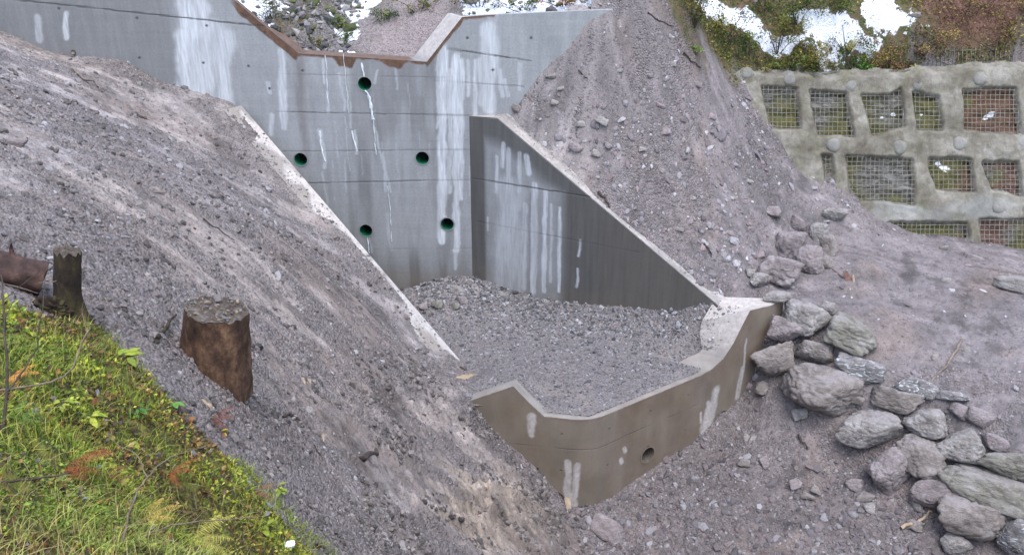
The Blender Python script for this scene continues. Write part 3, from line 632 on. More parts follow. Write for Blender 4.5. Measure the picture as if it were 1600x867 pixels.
def wall(name, Pf, s0, s1, top, zb, thick, ds, dz, brk, attr_fn, mat, parent, holes=(), name_top=False):
    """Pf(s)->(x,y); top(s)->z; thick(s)->vector; holes: (s,z,r)"""
    S = np.unique(np.round(np.concatenate([np.arange(s0, s1, ds), [s1], brk]), 4)); S = S[(S >= s0) & (S <= s1)]
    S = S[np.concatenate([[True], np.diff(S) > ds * .15])]
    tz = top(S); nz = int(np.ceil((tz.max() - zb) / dz)) + 1; K = np.linspace(0, 1, nz)
    PF = np.array([Pf(a) for a in S])[:, :2]
    ZZ = zb + (tz[:, None] - zb) * K[None]; SS = np.repeat(S[:, None], nz, 1)
    XX = np.repeat(PF[:, 0][:, None], nz, 1); YY = np.repeat(PF[:, 1][:, None], nz, 1)
    keep = np.ones((len(S) - 1, nz - 1), bool)
    cs = (SS[:-1, :-1] + SS[1:, 1:]) / 2; cz = (ZZ[:-1, :-1] + ZZ[1:, 1:] + ZZ[:-1, 1:] + ZZ[1:, :-1]) / 4
    for hs_, hz, hr in holes: keep &= np.hypot(cs - hs_, cz - hz) > hr
    i = np.arange(len(S) * nz).reshape(len(S), nz)
    F1 = np.stack([i[:-1, :-1][keep], i[1:, :-1][keep], i[1:, 1:][keep], i[:-1, 1:][keep]], -1)
    V = [np.stack([XX, YY, ZZ], -1).reshape(-1, 3)]; AS = [SS.ravel()]; AZ = [ZZ.ravel()]; AT = [np.zeros(SS.size)]
    Fs = [F1]; n = len(V[0])
    # top strip
    TK = np.array([thick(a) for a in S]); nt_ = 9; q = np.linspace(0, 1, nt_)
    TX = PF[:, 0][:, None] + TK[:, 0][:, None] * q; TY = PF[:, 1][:, None] + TK[:, 1][:, None] * q
    TZ = np.repeat(tz[:, None], nt_, 1) + (TK[:, 2:3] if TK.shape[1] > 2 and name_top else 0) * q
    V.append(np.stack([TX, TY, TZ], -1).reshape(-1, 3)); AS.append(np.repeat(S, nt_)); AZ.append(TZ.ravel()); AT.append(np.tile(.001 + q, len(S)))
    j = n + np.arange(len(S) * nt_).reshape(len(S), nt_)
    Fs.append(np.stack([j[:-1, :-1].ravel(), j[1:, :-1].ravel(), j[1:, 1:].ravel(), j[:-1, 1:].ravel()], -1)); n += len(S) * nt_
    # back and ends
    BX = np.stack([TX[:, -1], TX[:, -1]], -1); BY = np.stack([TY[:, -1], TY[:, -1]], -1); BZ = np.stack([TZ[:, -1], tz * 0 + zb], -1)
    V.append(np.stack([BX, BY, BZ], -1).reshape(-1, 3)); AS.append(np.repeat(S, 2)); AZ.append(BZ.ravel()); AT.append(np.ones(2 * len(S)))
    b = n + np.arange(len(S) * 2).reshape(len(S), 2)
    Fs.append(np.stack([b[:-1, 0], b[1:, 0], b[1:, 1], b[:-1, 1]], -1)); n += 2 * len(S)
    E = []
    for e in (0, -1):
        f0 = np.array([PF[e][0], PF[e][1], zb]); f1 = np.array([PF[e][0], PF[e][1], tz[e]]); t3 = np.array([TK[e][0], TK[e][1], 0])
        V.append(np.array([f0, f1, f1 + t3, f0 + t3])); AS.append(np.full(4, S[e])); AZ.append(np.array([zb, tz[e], tz[e], zb])); AT.append(np.zeros(4))
        E.append([n, n + 1, n + 2, n + 3] if e == 0 else [n + 3, n + 2, n + 1, n]); n += 4
    Fs.append(np.array(E))
    V = np.concatenate(V); a_s = np.concatenate(AS); a_z = np.concatenate(AZ); a_t = np.concatenate(AT)
    at = {k: np.zeros(len(V)) for k in ('lime', 'rust', 'wet', 'mud', 'dust', 'line')}
    at.update(attr_fn(a_s, a_z, a_t, top))
    return mesh_np(name, V, Fs, mat, parent, smooth=False, attrs=at)
def line_mask(s, z, lines, hw=.018):
    o = np.zeros_like(s)
    for (p, q, k) in lines:
        zz = np.interp(s, [p[0], q[0]], [p[1], q[1]]); inside = (s >= min(p[0], q[0])) & (s <= max(p[0], q[0]))
        o = np.maximum(o, k * ss(hw * 1.6, hw * .4, np.abs(z - zz + (fbm(s, z * 0, 5, 2, 3) - .5) * .02)) * inside * (.45 + .55 * ss(.35, .55, fbm(s, z, 2.5, 3, 19))))
    return o

# main wall ------------------------------------------------------
main = empty('check_dam', Wp(-3, 0), 'tall stained grey concrete check dam with a trapezoid overflow notch and green drain pipes', 'dam')
TOPS = [onW(-700, -110), onW(290, -40), onW(345, -12), onW(365, 0), onW(410, 38), onW(467, 84), onW(560, 90), onW(667, 97), onW(722, 27), onW(762, 24), onW(940, 16), onW(1010, 14)]
TOPS = [(s, z) for s, z in TOPS]
def topM(s): return smooth_step_poly(TOPS, s)
holesM = []
for u, v in [(570, 131), (470, 249), (660, 247), (572, 360), (699, 350)]:
    s, z = onW(u, v); holesM.append((s, z))
def stM(l): return [(*onW(a, b), *onW(c, d), hw / 62.0, k) for a, b, c, d, hw, k in l]
limeM = stM([(300, 5, 305, 40, 42, .85), (335, 60, 300, 150, 45, .75), (290, 60, 300, 150, 26, .85), (352, 60, 352, 160, 18, .8), (60, 28, 62, 62, 8, .5), (102, 22, 104, 60, 7, .7), (440, 80, 443, 200, 8, .85), (424, 180, 424, 210, 6, .6), (420, 130, 422, 145, 5, .5),
             (692, 80, 690, 378, 10, .95), (712, 90, 714, 390, 9, .95), (722, 95, 720, 310, 5, .8), (702, 110, 702, 300, 6, .6), (714, 360, 712, 420, 4, .7), (693, 340, 692, 370, 7, .9), (685, 90, 684, 200, 4, .6),
             (765, 45, 765, 170, 17, .8), (752, 95, 755, 160, 9, .5), (742, 95, 742, 180, 4, .6), (782, 110, 785, 150, 5, .55), (790, 125, 795, 150, 4, .5), (812, 100, 812, 140, 4, .5), (732, 95, 733, 150, 4, .6),
             (505, 95, 507, 130, 3, .5), (510, 145, 513, 175, 3, .5), (500, 205, 508, 262, 5, .6), (530, 115, 538, 172, 3, .45), (555, 205, 558, 240, 4, .6), (548, 160, 548, 200, 2.5, .4), (620, 105, 622, 140, 3, .3),
             (585, 200, 610, 300, 3, .5), (578, 372, 580, 395, 2.5, .4), (600, 240, 606, 300, 3, .45), (505, 270, 512, 330, 2.5, .4), (770, 26, 770, 70, 14, .25), (590, 110, 585, 130, 3, .4), (604, 335, 612, 390, 4, .3), (540, 240, 542, 300, 2, .35)])
limeM += [(onW(660, 0)[0] + random.uniform(-3.2, 1.2), random.uniform(3.2, 5.6), 0, 0, random.uniform(.015, .035), random.uniform(.2, .4)) for _ in range(14)]
limeM = [(a, b, a if (c == 0 and d == 0) else c, b - random.uniform(.5, 1.5) if (c == 0 and d == 0) else d, e, f) for a, b, c, d, e, f in limeM]
linesM = [(onW(0, -2), onW(460, 47), .9), (onW(697, 76), onW(830, 96), .9), (onW(430, 175), onW(738, 181), .5), (onW(400, 288), onW(738, 281), .6), (onW(676, 126), onW(820, 136), .35), (onW(440, 116), onW(700, 122), .25), (onW(440, 237), onW(738, 234), .35), (onW(520, 390), onW(738, 388), .2)]
tieM = [onW(92, 14), onW(214, 29), onW(323, 41), onW(318, 99), onW(218, 91), onW(414, 52), onW(421, 139), onW(388, 104), onW(770, 110), onW(473, 111), onW(730, 60), onW(830, 60)]
def attM(s, z, t, top):
    face = t == 0; tp = top(s); dep = tp - z
    lime = seg_mask(s, z, limeM, 3, .05) * face
    n = fbm(s, z, 1.0, 4, 31)
    s_l = onW(465, 85)[0]; s_r = onW(667, 97)[0]; s_e = onW(775, 24)[0]; s_w = onW(372, 5)[0]
    zone = ss(s_w - .3, s_w, s) * (1 - ss(s_e - .05, s_e, s))
    wd = .05 + .09 * (ss(s_w - .2, s_w, s) * ss(s_l + .02, s_l - .06, s) + ss(s_r - .06, s_r + .02, s) * ss(onW(722, 27)[0] + .05, onW(722, 27)[0] - .05, s)) + .22 * ss(s_l - .5, s_l, s) * (1 - ss(s_r - .7, s_r - .2, s)) * ss(.35, .65, fbm(s, s * 0, 1.6, 3, 5)) + .1 * (fbm(s, z, 6, 3, 8) - .5) + .12 * (1 - ss(s_l - .1, s_l + .1, s))
    rust = zone * ss(wd + .02, wd - .03, dep) * face * .95
    rust = np.maximum(rust, ((t > 0) * zone * .85 * ss(s_r + .1, s_r - .6, s)))
    rust = np.maximum(rust, .18 * seg_mask(s, z, stM([(470, 95, 480, 240, 12, 1), (660, 110, 668, 250, 6, .6)]), 8, .1))
    # damp sheet below the notch and at the left
    wet = .08 + .42 * ss(onW(290, 60)[0], onW(250, 60)[0], s) + .35 * ss(.4, .65, fbm(s * 2.5, z * .35, 1, 4, 51)) * ss(s_l - 1, s_l, s) * (1 - ss(s_r + .6, s_r + 1, s))
    wet = wet + .35 * ss(1.3, .2, z) + .1 * (n - .5)
    wet = wet * (1 - .35 * ss(s_r + 1.2, s_r + 2, s))
    dust = (t > 0) * ss(s_r - .1, s_r + .15, s) * .85 * ss(onW(740, 27)[0], onW(722, 27)[0], s)
    mud = .35 * ss(.5, .0, z) * face
    li = line_mask(s, z, linesM) * face
    for a, b in tieM: li = np.maximum(li, face * ss(.045, .02, np.hypot(s - a, z - b)))
    return dict(lime=lime, rust=rust, wet=np.clip(wet, 0, 1), dust=dust, mud=mud, line=li)
def thM(s):
    s_r = onW(667, 97)[0]; s_e = onW(722, 27)[0]
    base = Wn * (.46 - .34 * float(ss(onW(728, 27)[0], onW(740, 27)[0], s)) - .3 * float(ss(onW(467, 84)[0] - .35, onW(467, 84)[0] - .8, s)))
    return base + Wd * (-.42 * float(ss(s_r - .6, s_r, s) * (1 - ss(s_e + .1, s_e + .6, s))))
wall('concrete_wall', lambda s: Wp(s), onW(-700, 0)[0], onW(958, 14)[0], topM, -1.2, thM, .03, .03, [p[0] for p in TOPS], attM, M['concrete'], main, [(a, b, .178) for a, b in holesM])
# the first concrete capping of the joint grooves is in the wall; pipes:
def drain_pipe(c, axis, up, r, L, parent, matp, mat_end, name='drain_pipe'):
    L = min(L, .4)
    """ring lip, bore and near-black cap painted as the shade of the deep bore; axis points into the wall"""
    axis = np.array(axis, float); side = np.cross(axis, up); k = 28; V = []; Fs = []
    prof = [(-.012, r + .035), (-.014, r + .004), (-.010, r), (L, r * .98)]
    collar = prof[:2]; prof = prof[1:]
    mb = MB(); mb.add([np.array(c) + axis * d + rr * (math.cos(2 * math.pi * j / k) * side + math.sin(2 * math.pi * j / k) * np.array(up)) for d, rr in collar for j in range(k)], [[j, (j + 1) % k, k + (j + 1) % k, k + j] for j in range(k)]); mb.build('collar', M['concrete'], parent, attrs=dict(wet=np.full(2 * k, .35 if matp == M['pipe'] else .2), mud=np.full(2 * k, .0 if matp == M['pipe'] else .8)))
    for (d, rr) in prof:
        for j in range(k):
            an = 2 * math.pi * j / k; V.append(np.array(c) + axis * d + rr * (math.cos(an) * side + math.sin(an) * np.array(up)))
    for i in range(len(prof) - 1):
        for j in range(k): Fs.append([i * k + j, i * k + (j + 1) % k, (i + 1) * k + (j + 1) % k, (i + 1) * k + j])
    mb = MB(); mb.add(V, Fs); o = mb.build(name, matp, parent)
    mb = MB(); mb.add(V[-k:], [list(range(k))[::-1]]); e = mb.build('bore_shade_cap', mat_end, parent)  # disc closing the short bore, its depth shade put into the colour
    e.parent = o
    return o
for a, b in holesM: drain_pipe(Wp(a, b), Wn, (0, 0, 1), .17, .6, main, M['pipe'], M['bore_shade'])

# right side wall -----------------------------------------------
rw = empty('side_wall', W0 + Rd * 3, 'triangular concrete side wall sloping down right of the main dam, white lime runs on its face', 'retaining wall', 'side walls of the basin')
RT = [(-.02, onR(740, 183)[1]), (onR(777, 184)[0], onR(777, 184)[1]), (RL + .15, K1[2] + .0)]
def stR(l): return [(*onR(a, b), *onR(c, d), hw / 65.0, k) for a, b, c, d, hw, k in l]
limeR = stR([(796, 300, 795, 450, 36, .42), (776, 245, 776, 300, 5, .6), (795, 235, 794, 300, 7, .6), (812, 240, 811, 300, 6, .6), (835, 290, 833, 455, 9, .7), (852, 300, 850, 455, 7, .75), (822, 245, 826, 270, 8, .8), (875, 325, 873, 455, 4.5, .85), (787, 225, 785, 260, 5, .8), (906, 375, 904, 400, 3.5, .7), (903, 420, 901, 448, 3.5, .8), (763, 340, 762, 360, 3, .5), (820, 320, 818, 450, 8, .5), (862, 320, 860, 440, 4, .5)])
def attR(s, z, t, top):
    face = t == 0; n = fbm(s, z, .9, 4, 131)
    lime = seg_mask(s, z, limeR, 5, .03) * face
    wet = .25 + .95 * ss(onR(865, 300)[0], onR(900, 300)[0], s) + 1.0 * (1 - ss(.35, .55, s)) + .15 * (n - .5)
    wet = np.maximum(wet, ss(.9, .3, top(s) - z + .5 * (n - .5)) * .95)
    mud = .15 * ss(3.0, 4.8, s) * face + .2 * ss(.9, .3, z) * face
    dust = (t > 0) * (.55 + .9 * (fbm(s, t * 2, 2, 3, 6) - .4)) ; dust = np.maximum(dust, face * ss(.035, .015, top(s) - z) * .8 * ss(.5, .7, s))
    li = line_mask(s, z, [(onR(738, 279), onR(960, 314), .8), (onR(740, 345), onR(1000, 395), .3)])
    li = np.maximum(li, face * (.55 * ss(.02, .006, np.abs(s - onR(827, 400)[0]))) * (z < onR(827, 300)[1]))
    return dict(lime=lime, wet=np.clip(wet, 0, 1), mud=mud, dust=np.clip(dust, 0, 1), line=li * face)
def topR(s): return smooth_step_poly(RT, s)
wall('concrete_wall', lambda s: W0 + Rd * s - Rn * .0, -.02, RL + .15, topR, -.8, lambda s: Rn * .48, .03, .03, [p[0] for p in RT], attR, M['concrete'], rw)
# left side wall --------------------------------------------------
lw = empty('side_wall', L0 + Ld * 3 - np.array([0, 0, L0[2]]), 'slanting concrete side wall left of the basin with mud smeared along its dusty pale top', 'retaining wall', 'side walls of the basin')
LX = LL + .9
def topL(s): return l0z - (l0z / LL) * s + 0 * s
def attL(s, z, t, top):
    n = fbm(s * 2, t * 1.5, 1.2, 4, 151); tp = t > 0
    mudm = ss(.42, .55, n + .35 * (t - .55)) * tp
    return dict(dust=tp * (1 - mudm * .8) * (1 - .35 * ss(3, 6, s)), mud=tp * mudm * .6 + .6 * (~tp), wet=.4 * (~tp))
wall('concrete_wall', lambda s: L0 + Ld * s, 0.0, LX, topL, -1.2, lambda s: Lout * .55, .04, .06, [], attL, M['concrete'], lw)
# front sill ------------------------------------------------------
si = empty('sill_wall', B - np.array([0, 0, 2.4]), 'low mud-brown concrete sill closing the front of the gravel basin, bent at its middle', 'sill')
S_T = [(onS1(640, 690)[0], .1), (onS1(724, 629)[0], onS1(724, 629)[1]), (onS1(802, 603)[0], onS1(802, 603)[1]), (onS1(826, 628)[0], onS1(826, 628)[1]), (onS1(850, 650)[0], .0), (0, 0), (onS2(1095, 588)[0], 0.0), (onS2(1112, 577)[0], .05), (onS2(1130, 560)[0], onS2(1130, 560)[1]), (onS2(1146, 536)[0], onS2(1146, 536)[1]), (onS2(1160, 508)[0], onS2(1160, 508)[1]), (onS2(1172, 485)[0], onS2(1172, 485)[1]), (sG, zG), (sG + .5, zG + .05)]
def topS(s): return smooth_step_poly(S_T, s)
holesS = []
for u, v in [(1012, 710), (1127, 652)]: holesS.append(onS2(u, v))
holesS.append(onS1(868, 778))
def stS(l): return [(*(onS1 if a < 920 else onS2)(a, b), *(onS1 if a < 920 else onS2)(c, d), hw / 78.0, k) for a, b, c, d, hw, k in l]
sS = onS1
limeS = stS([(888, 722, 887, 785, 4.5, .95), (903, 728, 899, 775, 4, .9), (893, 775, 893, 788, 6, .95), (1118, 612, 1111, 650, 7, .95), (1112, 635, 1104, 667, 9, .95), (1107, 628, 1106, 640, 3, .9), (1166, 530, 1162, 580, 1.8, .9), (1160, 575, 1152, 620, 4.0, .95), (1095, 645, 1094, 660, 2, .7), (830, 650, 832, 680, 4, .3), (975, 700, 977, 705, 3, .4), (970, 718, 971, 722, 3, .3)])
def attS(s, z, t, top):
    face = t == 0
    lime = seg_mask(s, z, [(a, b, c, d, e * 2.1, 1.0) for a, b, c, d, e, f in limeS], 6, .05) * face
    tpd = top(s) - z
    rust = .25 * ss(.5, .7, fbm(s, z * .6, .9, 4, 41)) * face + .55 * ss(.06, .02, tpd) * face * ss(.4, .6, fbm(s, z, 3, 3, 6)) + .35 * ss(sG - .9, sG, s) * (t > 0)
    mud = np.clip(.80 + .25 * (fbm(s, z * .4, 1.5, 4, 8) - .5), 0, 1) * (1 - lime)
    dust = (t > 0) * np.clip(.12 + .75 * ss(sG - 1.5, sG - .9, s) + .4 * (fbm(s * 2, t, 2, 3, 9) - .5), 0, .9)
    dust = np.maximum(dust, .35 * ss(.03, .01, tpd) * face)
    li = .45 * face * ss(.012, .004, np.abs(z + .78 + .012 * np.sin(s * 3))) * ss(.3, .55, fbm(s, z * 0, 2, 3, 5))
    for q_ in (-1.15, 1.15, 2.35, 3.5): li = np.maximum(li, .3 * face * ss(.012, .004, np.abs(s - q_)))
    for q_ in (-.6, .55, 1.75, 2.9):
        for w_ in (-.4, -1.35): li = np.maximum(li, .8 * face * ss(.028, .014, np.hypot(s - q_, z - w_)))
    dust = np.maximum(dust, lime); lime = lime * 0
    return dict(lime=lime, rust=rust, mud=np.where(t > 0, .5, mud), dust=dust, line=li, wet=.15 + .3 * ss(.4, .6, fbm(s, z, 1, 3, 12)))
M1 = n1 * .28; M2 = np.array([-.45, .55, 0]); M3 = np.array([K1[0] - Sp(sG)[0], K1[1] - Sp(sG)[1], 0]) * 1.0
sK, zK = onS2(1165, 500); MK = at_z(1093, 519, .5) - Sp(sK); MK[2] = .5 - zK; sJ, zJ = onS2(1137, 550); MJ = at_z(1098, 545, .16) - Sp(sJ); MJ[2] = .16 - zJ; sI = onS2(1112, 578)[0]
def thS(s):
    q = [(-9, M1), (-.7, M1), (.3, M2), (sI, M2), (sJ, MJ), (sK, MK), (sG, M3), (sG + 2, M3)]
    return np.array([np.interp(s, [a[0] for a in q], [np.append(a[1], 0)[k] for a in q]) for k in range(3)])
def PS(s):          # rounded corner at B
    if abs(s) < .45:
        w_ = (s + .45) / .9; a = B - d1 * .45; c = B + d2 * .45; return a * (1 - w_) ** 2 + 2 * B * w_ * (1 - w_) + c * w_ ** 2
    return Sp(s)
wall('concrete_wall', PS, S_T[0][0], sG + .45, topS, -3.2, thS, .025, .025, [p[0] for p in S_T], attS, M['concrete'], si, [(a, b, .2) for a, b in holesS], True)
for a, b in holesS:
    nn = n1 if a < 0 else n2
    drain_pipe(PS(a) + np.array([0, 0, b]), nn, (0, 0, 1), .19, .35, si, simple('mortar_bore', [(0.3, (0.06, 0.05, 0.04)), (0.7, (0.12, 0.10, 0.08))], 8), M['bore_shade'], 'drain_hole')

# ================================================================ sprayed concrete lattice wall
def o6(l): return [(1130 + a / 2.7085, 80 + b / 2.7085) for a, b in l]
OPEN = [o6([(168, 153), (302, 162), (327, 322), (205, 322)]), o6([(368, 173), (514, 183), (550, 360), (403, 352)]), o6([(586, 186), (700, 188), (745, 160), (767, 322), (640, 350)]),
        o6([(810, 178), (907, 193), (927, 333), (826, 331)]), o6([(1018, 168), (1235, 162), (1254, 345), (1028, 332)]), o6([(528, 450), (797, 463), (807, 645), (548, 618)]),
        o6([(873, 458), (1047, 463), (1064, 588), (903, 577)]), o6([(1101, 470), (1247, 476), (1262, 608), (1148, 583)]), o6([(706, 725), (1030, 732), (1034, 800), (740, 800)]), o6([(1093, 716), (1400, 722), (1400, 900), (1110, 900)]), o6([(428, 448), (458, 452), (466, 560), (440, 560)])]
OPN = ['rusty square wire mesh over the mossy opening nearest the bank', None, None, None, None, None, None, None, None, None, None]
OP = [np.array([onP(*p) for p in q]) for q in OPEN]
aL = onP(1120, 110)[0]; aR = 7.5
av = np.arange(-5.2, aR, .03); bv = np.arange(-1.4, 5.2, .03); AA, BB = np.meshgrid(av, bv, indexing='ij')
sd_ = np.full(AA.shape, 9.0)
for P in OP: sd_ = np.minimum(sd_, poly_sd(AA + (fbm(AA, BB, 2, 3, 4) - .5) * .12, BB + (fbm(AA, BB, 2, 3, 14) - .5) * .12, P))
topb = np.interp(AA, [onP(1140, 104)[0], onP(1300, 108)[0], onP(1440, 108)[0], onP(1480, 100)[0], onP(1600, 98)[0]], [onP(1140, 104)[1], onP(1300, 112)[1], onP(1440, 108)[1], onP(1480, 100)[1], onP(1600, 98)[1]]) + (fbm(AA, AA * 0, 1.5, 3, 6) - .5) * .25
hh = -.15 + .19 * ss(-.03, .10, sd_) + (fbm(AA, BB, 1.3, 4, 8) - .5) * .14 * ss(0, .3, sd_) + (fbm(AA, BB, 6, 3, 18) - .5) * .05
# beams bulge along their middle
hh += .02 * ss(.1, .4, sd_) - .25 * ss(-.25, .05, BB - topb)
PV = SP0[None, None] + Sa * AA[..., None] + Sb * BB[..., None] + Sn * hh[..., None]
kp = (sd_ > -.02) & (BB < topb + .05)
rwall = empty('retaining_wall', Pp(0, 0), 'sprayed concrete lattice wall with wire mesh in its openings below the overgrown slope', 'retaining wall')
V = PV.reshape(-1, 3); Fc = gridfaces(*AA.shape, kp)
V, Fc, at = compact(V, Fc, dict(pale=(ss(.6, .0, np.abs(BB - onP(1400, 325)[1])) * .5 * ss(.4, .6, fbm(AA, BB, 1.2, 3, 9))).reshape(-1)))
mesh_np('concrete_lattice', V, Fc[:, ::-1], M['shot'], rwall, attrs=at)
# rock and soil seen through the openings
A2, B2 = np.meshgrid(np.arange(-5.4, aR, .05), np.arange(-1.5, 4.9, .05), indexing='ij')
stp = np.floor(B2 * 6 + fbm(A2, B2, 1.2, 3, 4) * 3); hr = -.17 + (fbm(A2, B2 * 2.5, 2.4, 4, 22) - .5) * .22 + (_h(stp, stp * 0, 3) - .5) * .07
hr = np.minimum(hr, -.085)
ms = ss(.4, .6, fbm(A2, B2, .8, 3, 23)); lit_ = ss(onP(1480, 200)[0], onP(1520, 200)[0], A2) * ss(.3, .5, fbm(A2, B2, 1.5, 3, 24))
gk = ss(.9, .3, np.hypot(A2 - onP(1375, 280)[0], (B2 - onP(1375, 275)[1]))); ms = ms * (1 - gk)
sn2 = np.zeros_like(A2)
for u, v, r in [(1553, 178, .16), (1545, 183, .12), (1345, 190, .08), (1325, 165, .06), (1480, 262, .2), (1470, 255, .12), (1400, 178, .12), (1445, 178, .07), (1382, 182, .08)]:
    a, b = onP(u, v); sn2 = np.maximum(sn2, ss(r * 1.5, r * .4, np.hypot(A2 - a, (B2 - b) * 1.4)) * .62)
V = (SP0[None, None] + Sa * A2[..., None] + Sb * B2[..., None] + Sn * hr[..., None]).reshape(-1, 3)
mesh_np('rock_face', V, gridfaces(*A2.shape, B2 < np.interp(A2, [onP(1140, 104)[0], onP(1600, 98)[0]], [onP(1140, 104)[1] - .12, onP(1600, 98)[1] - .12]))[:, ::-1], M['face'], rwall, attrs=dict(moss=ms.ravel() * .9, litter=lit_.ravel() * .8, snow=sn2.ravel()))
def bars(mb, p, q, r):
    mb.tube([p, (np.asarray(p) + q) / 2, q], r, 4, False)
def clip_line(P, fixed, val):
    """interval of a polygon at a=val (fixed=0) or b=val (fixed=1)"""
    o_ = 1 - fixed; xs_ = []
    for i in range(len(P)):
        p, q = P[i], P[(i + 1) % len(P)]
        if (p[fixed] - val) * (q[fixed] - val) < 0: xs_.append(p[o_] + (q[o_] - p[o_]) * (val - p[fixed]) / (q[fixed] - p[fixed]))
    return (min(xs_), max(xs_)) if len(xs_) >= 2 else None
def mesh_panel(P, hfun, sp_=.125, sag=.03, r=.0085):
    mb = MB(); ce = P.mean(0); P = ce + (P - ce) * 1.08; n = 0
    for fixed in (0, 1):
        lo, hi = P[:, fixed].min(), P[:, fixed].max(); v = lo + sp_ * .5
        while v < hi:
            c = clip_line(P, fixed, v)
            if c:
                pts = []
                for k in np.linspace(c[0], c[1], 7):
                    ab = (v + random.uniform(-.008, .008), k) if fixed == 0 else (k, v + random.uniform(-.008, .008))
                    pts.append(hfun(*ab))
                mb.tube(pts, r, 4, False); n += 1
            v += sp_ * random.uniform(.93, 1.07)
    return mb
for P in OP:
    mb = mesh_panel(P, lambda a, b: Pp(a, b, -.03 + .02 * math.sin(a * 5) + .015 * math.sin(b * 7)))
    mb.build('wire_mesh', M['wire'], rwall)
# anchor heads
for a_, b_, r_ in [(100, 95, .2), (280, 120, .22), (538, 145, .2), (820, 140, .2), (1085, 118, .23), (465, 400, .23), (745, 408, .24), (1000, 393, .23), (1268, 385, .22), (1165, 655, .26), (905, 640, .15)]:
    a, b = onP(1130 + a_ / 2.7085, 80 + b_ / 2.7085); V = []; Fs = []; k = 18; R_ = 7
    for i in range(R_):
        ph = (i + .6) / R_ * math.pi / 2
        for j in range(k):
            an = 2 * math.pi * j / k; rr = r_ * .85 * math.cos(ph) ** .7 * (1 + .06 * math.sin(3 * an + a))
            V.append(Pp(a + rr * math.cos(an), b + rr * math.sin(an), .01 + r_ * .42 * math.sin(ph)))
    for i in range(R_ - 1):
        for j in range(k): Fs.append([i * k + j, i * k + (j + 1) % k, (i + 1) * k + (j + 1) % k, (i + 1) * k + j])
    Fs.append([(R_ - 1) * k + j for j in range(k)])
    Vb = []; 
    for j in range(k):
        an = 2 * math.pi * j / k; Vb.append(Pp(a + r_ * 1.15 * math.cos(an), b + r_ * 1.15 * math.sin(an), -.05))
    nb = len(V); V += Vb
    for j in range(k): Fs.append([nb + j, nb + (j + 1) % k, (j + 1) % k, j])
    mb = MB(); mb.add(V, Fs); mb.build('anchor_head', M['shot'], rwall, attrs=dict(pale=np.full(len(V), .35)))

# ================================================================ stones
def ico(sub):
    t = (1 + 5 ** .5) / 2
    v = [(-1, t, 0), (1, t, 0), (-1, -t, 0), (1, -t, 0), (0, -1, t), (0, 1, t), (0, -1, -t), (0, 1, -t), (t, 0, -1), (t, 0, 1), (-t, 0, -1), (-t, 0, 1)]
    f = [(0, 11, 5), (0, 5, 1), (0, 1, 7), (0, 7, 10), (0, 10, 11), (1, 5, 9), (5, 11, 4), (11, 10, 2), (10, 7, 6), (7, 1, 8), (3, 9, 4), (3, 4, 2), (3, 2, 6), (3, 6, 8), (3, 8, 9), (4, 9, 5), (2, 4, 11), (6, 2, 10), (8, 6, 7), (9, 8, 1)]
    v = [np.array(p) / np.linalg.norm(p) for p in v]
    for _ in range(sub):
        mid_ = {}; nf = []
        def md(a, b):
            k = (min(a, b), max(a, b))
            if k not in mid_:
                p = v[a] + v[b]; v.append(p / np.linalg.norm(p)); mid_[k] = len(v) - 1
            return mid_[k]
        for a, b, c in f:
            x, y, z = md(a, b), md(b, c), md(c, a); nf += [(a, x, z), (b, y, x), (c, z, y), (x, y, z)]
        f = nf
    return np.array(v), np.array(f)
I0 = ico(0); I1 = ico(1); I4 = ico(4); I3 = ico(3)
def rock_shape(base, seed, cuts=9, rough=.06, flat=.72):
    """blocky rock: a slightly rounded convex polyhedron around the origin, then roughened"""
    r = np.random.default_rng(seed); D = base[0]; N_ = []; d_ = []
    for a in range(3):
        for s_ in (-1, 1):
            n = np.zeros(3); n[a] = s_; n += r.normal(0, .28, 3); N_.append(n / np.linalg.norm(n)); d_.append(r.uniform(.58, .82))
    for _ in range(cuts):
        n = r.normal(size=3); N_.append(n / np.linalg.norm(n)); d_.append(r.uniform(.72, .98))
    N_ = np.array(N_); d_ = np.array(d_); q = np.clip(D @ N_.T, 1e-3, None) / d_; k = 10.0
    R_ = 1 / (np.sum(q ** k, 1) ** (1 / k)); V = D * R_[:, None]
    for i, p in enumerate(D):
        w_ = Vector(p) * 1.7 + Vector((seed * 1.7, 0, 0)); f = mn.fractal(w_, 0.75, 2.1, 6); rd = abs(mn.noise(w_ * 1.9 + Vector((9, 0, 0))))
        V[i] = V[i] * (1 + rough * 1.5 * f - rough * 1.6 * max(0, .16 - rd) / .16 + rough * .35 * mn.noise(w_ * 11))
    return V
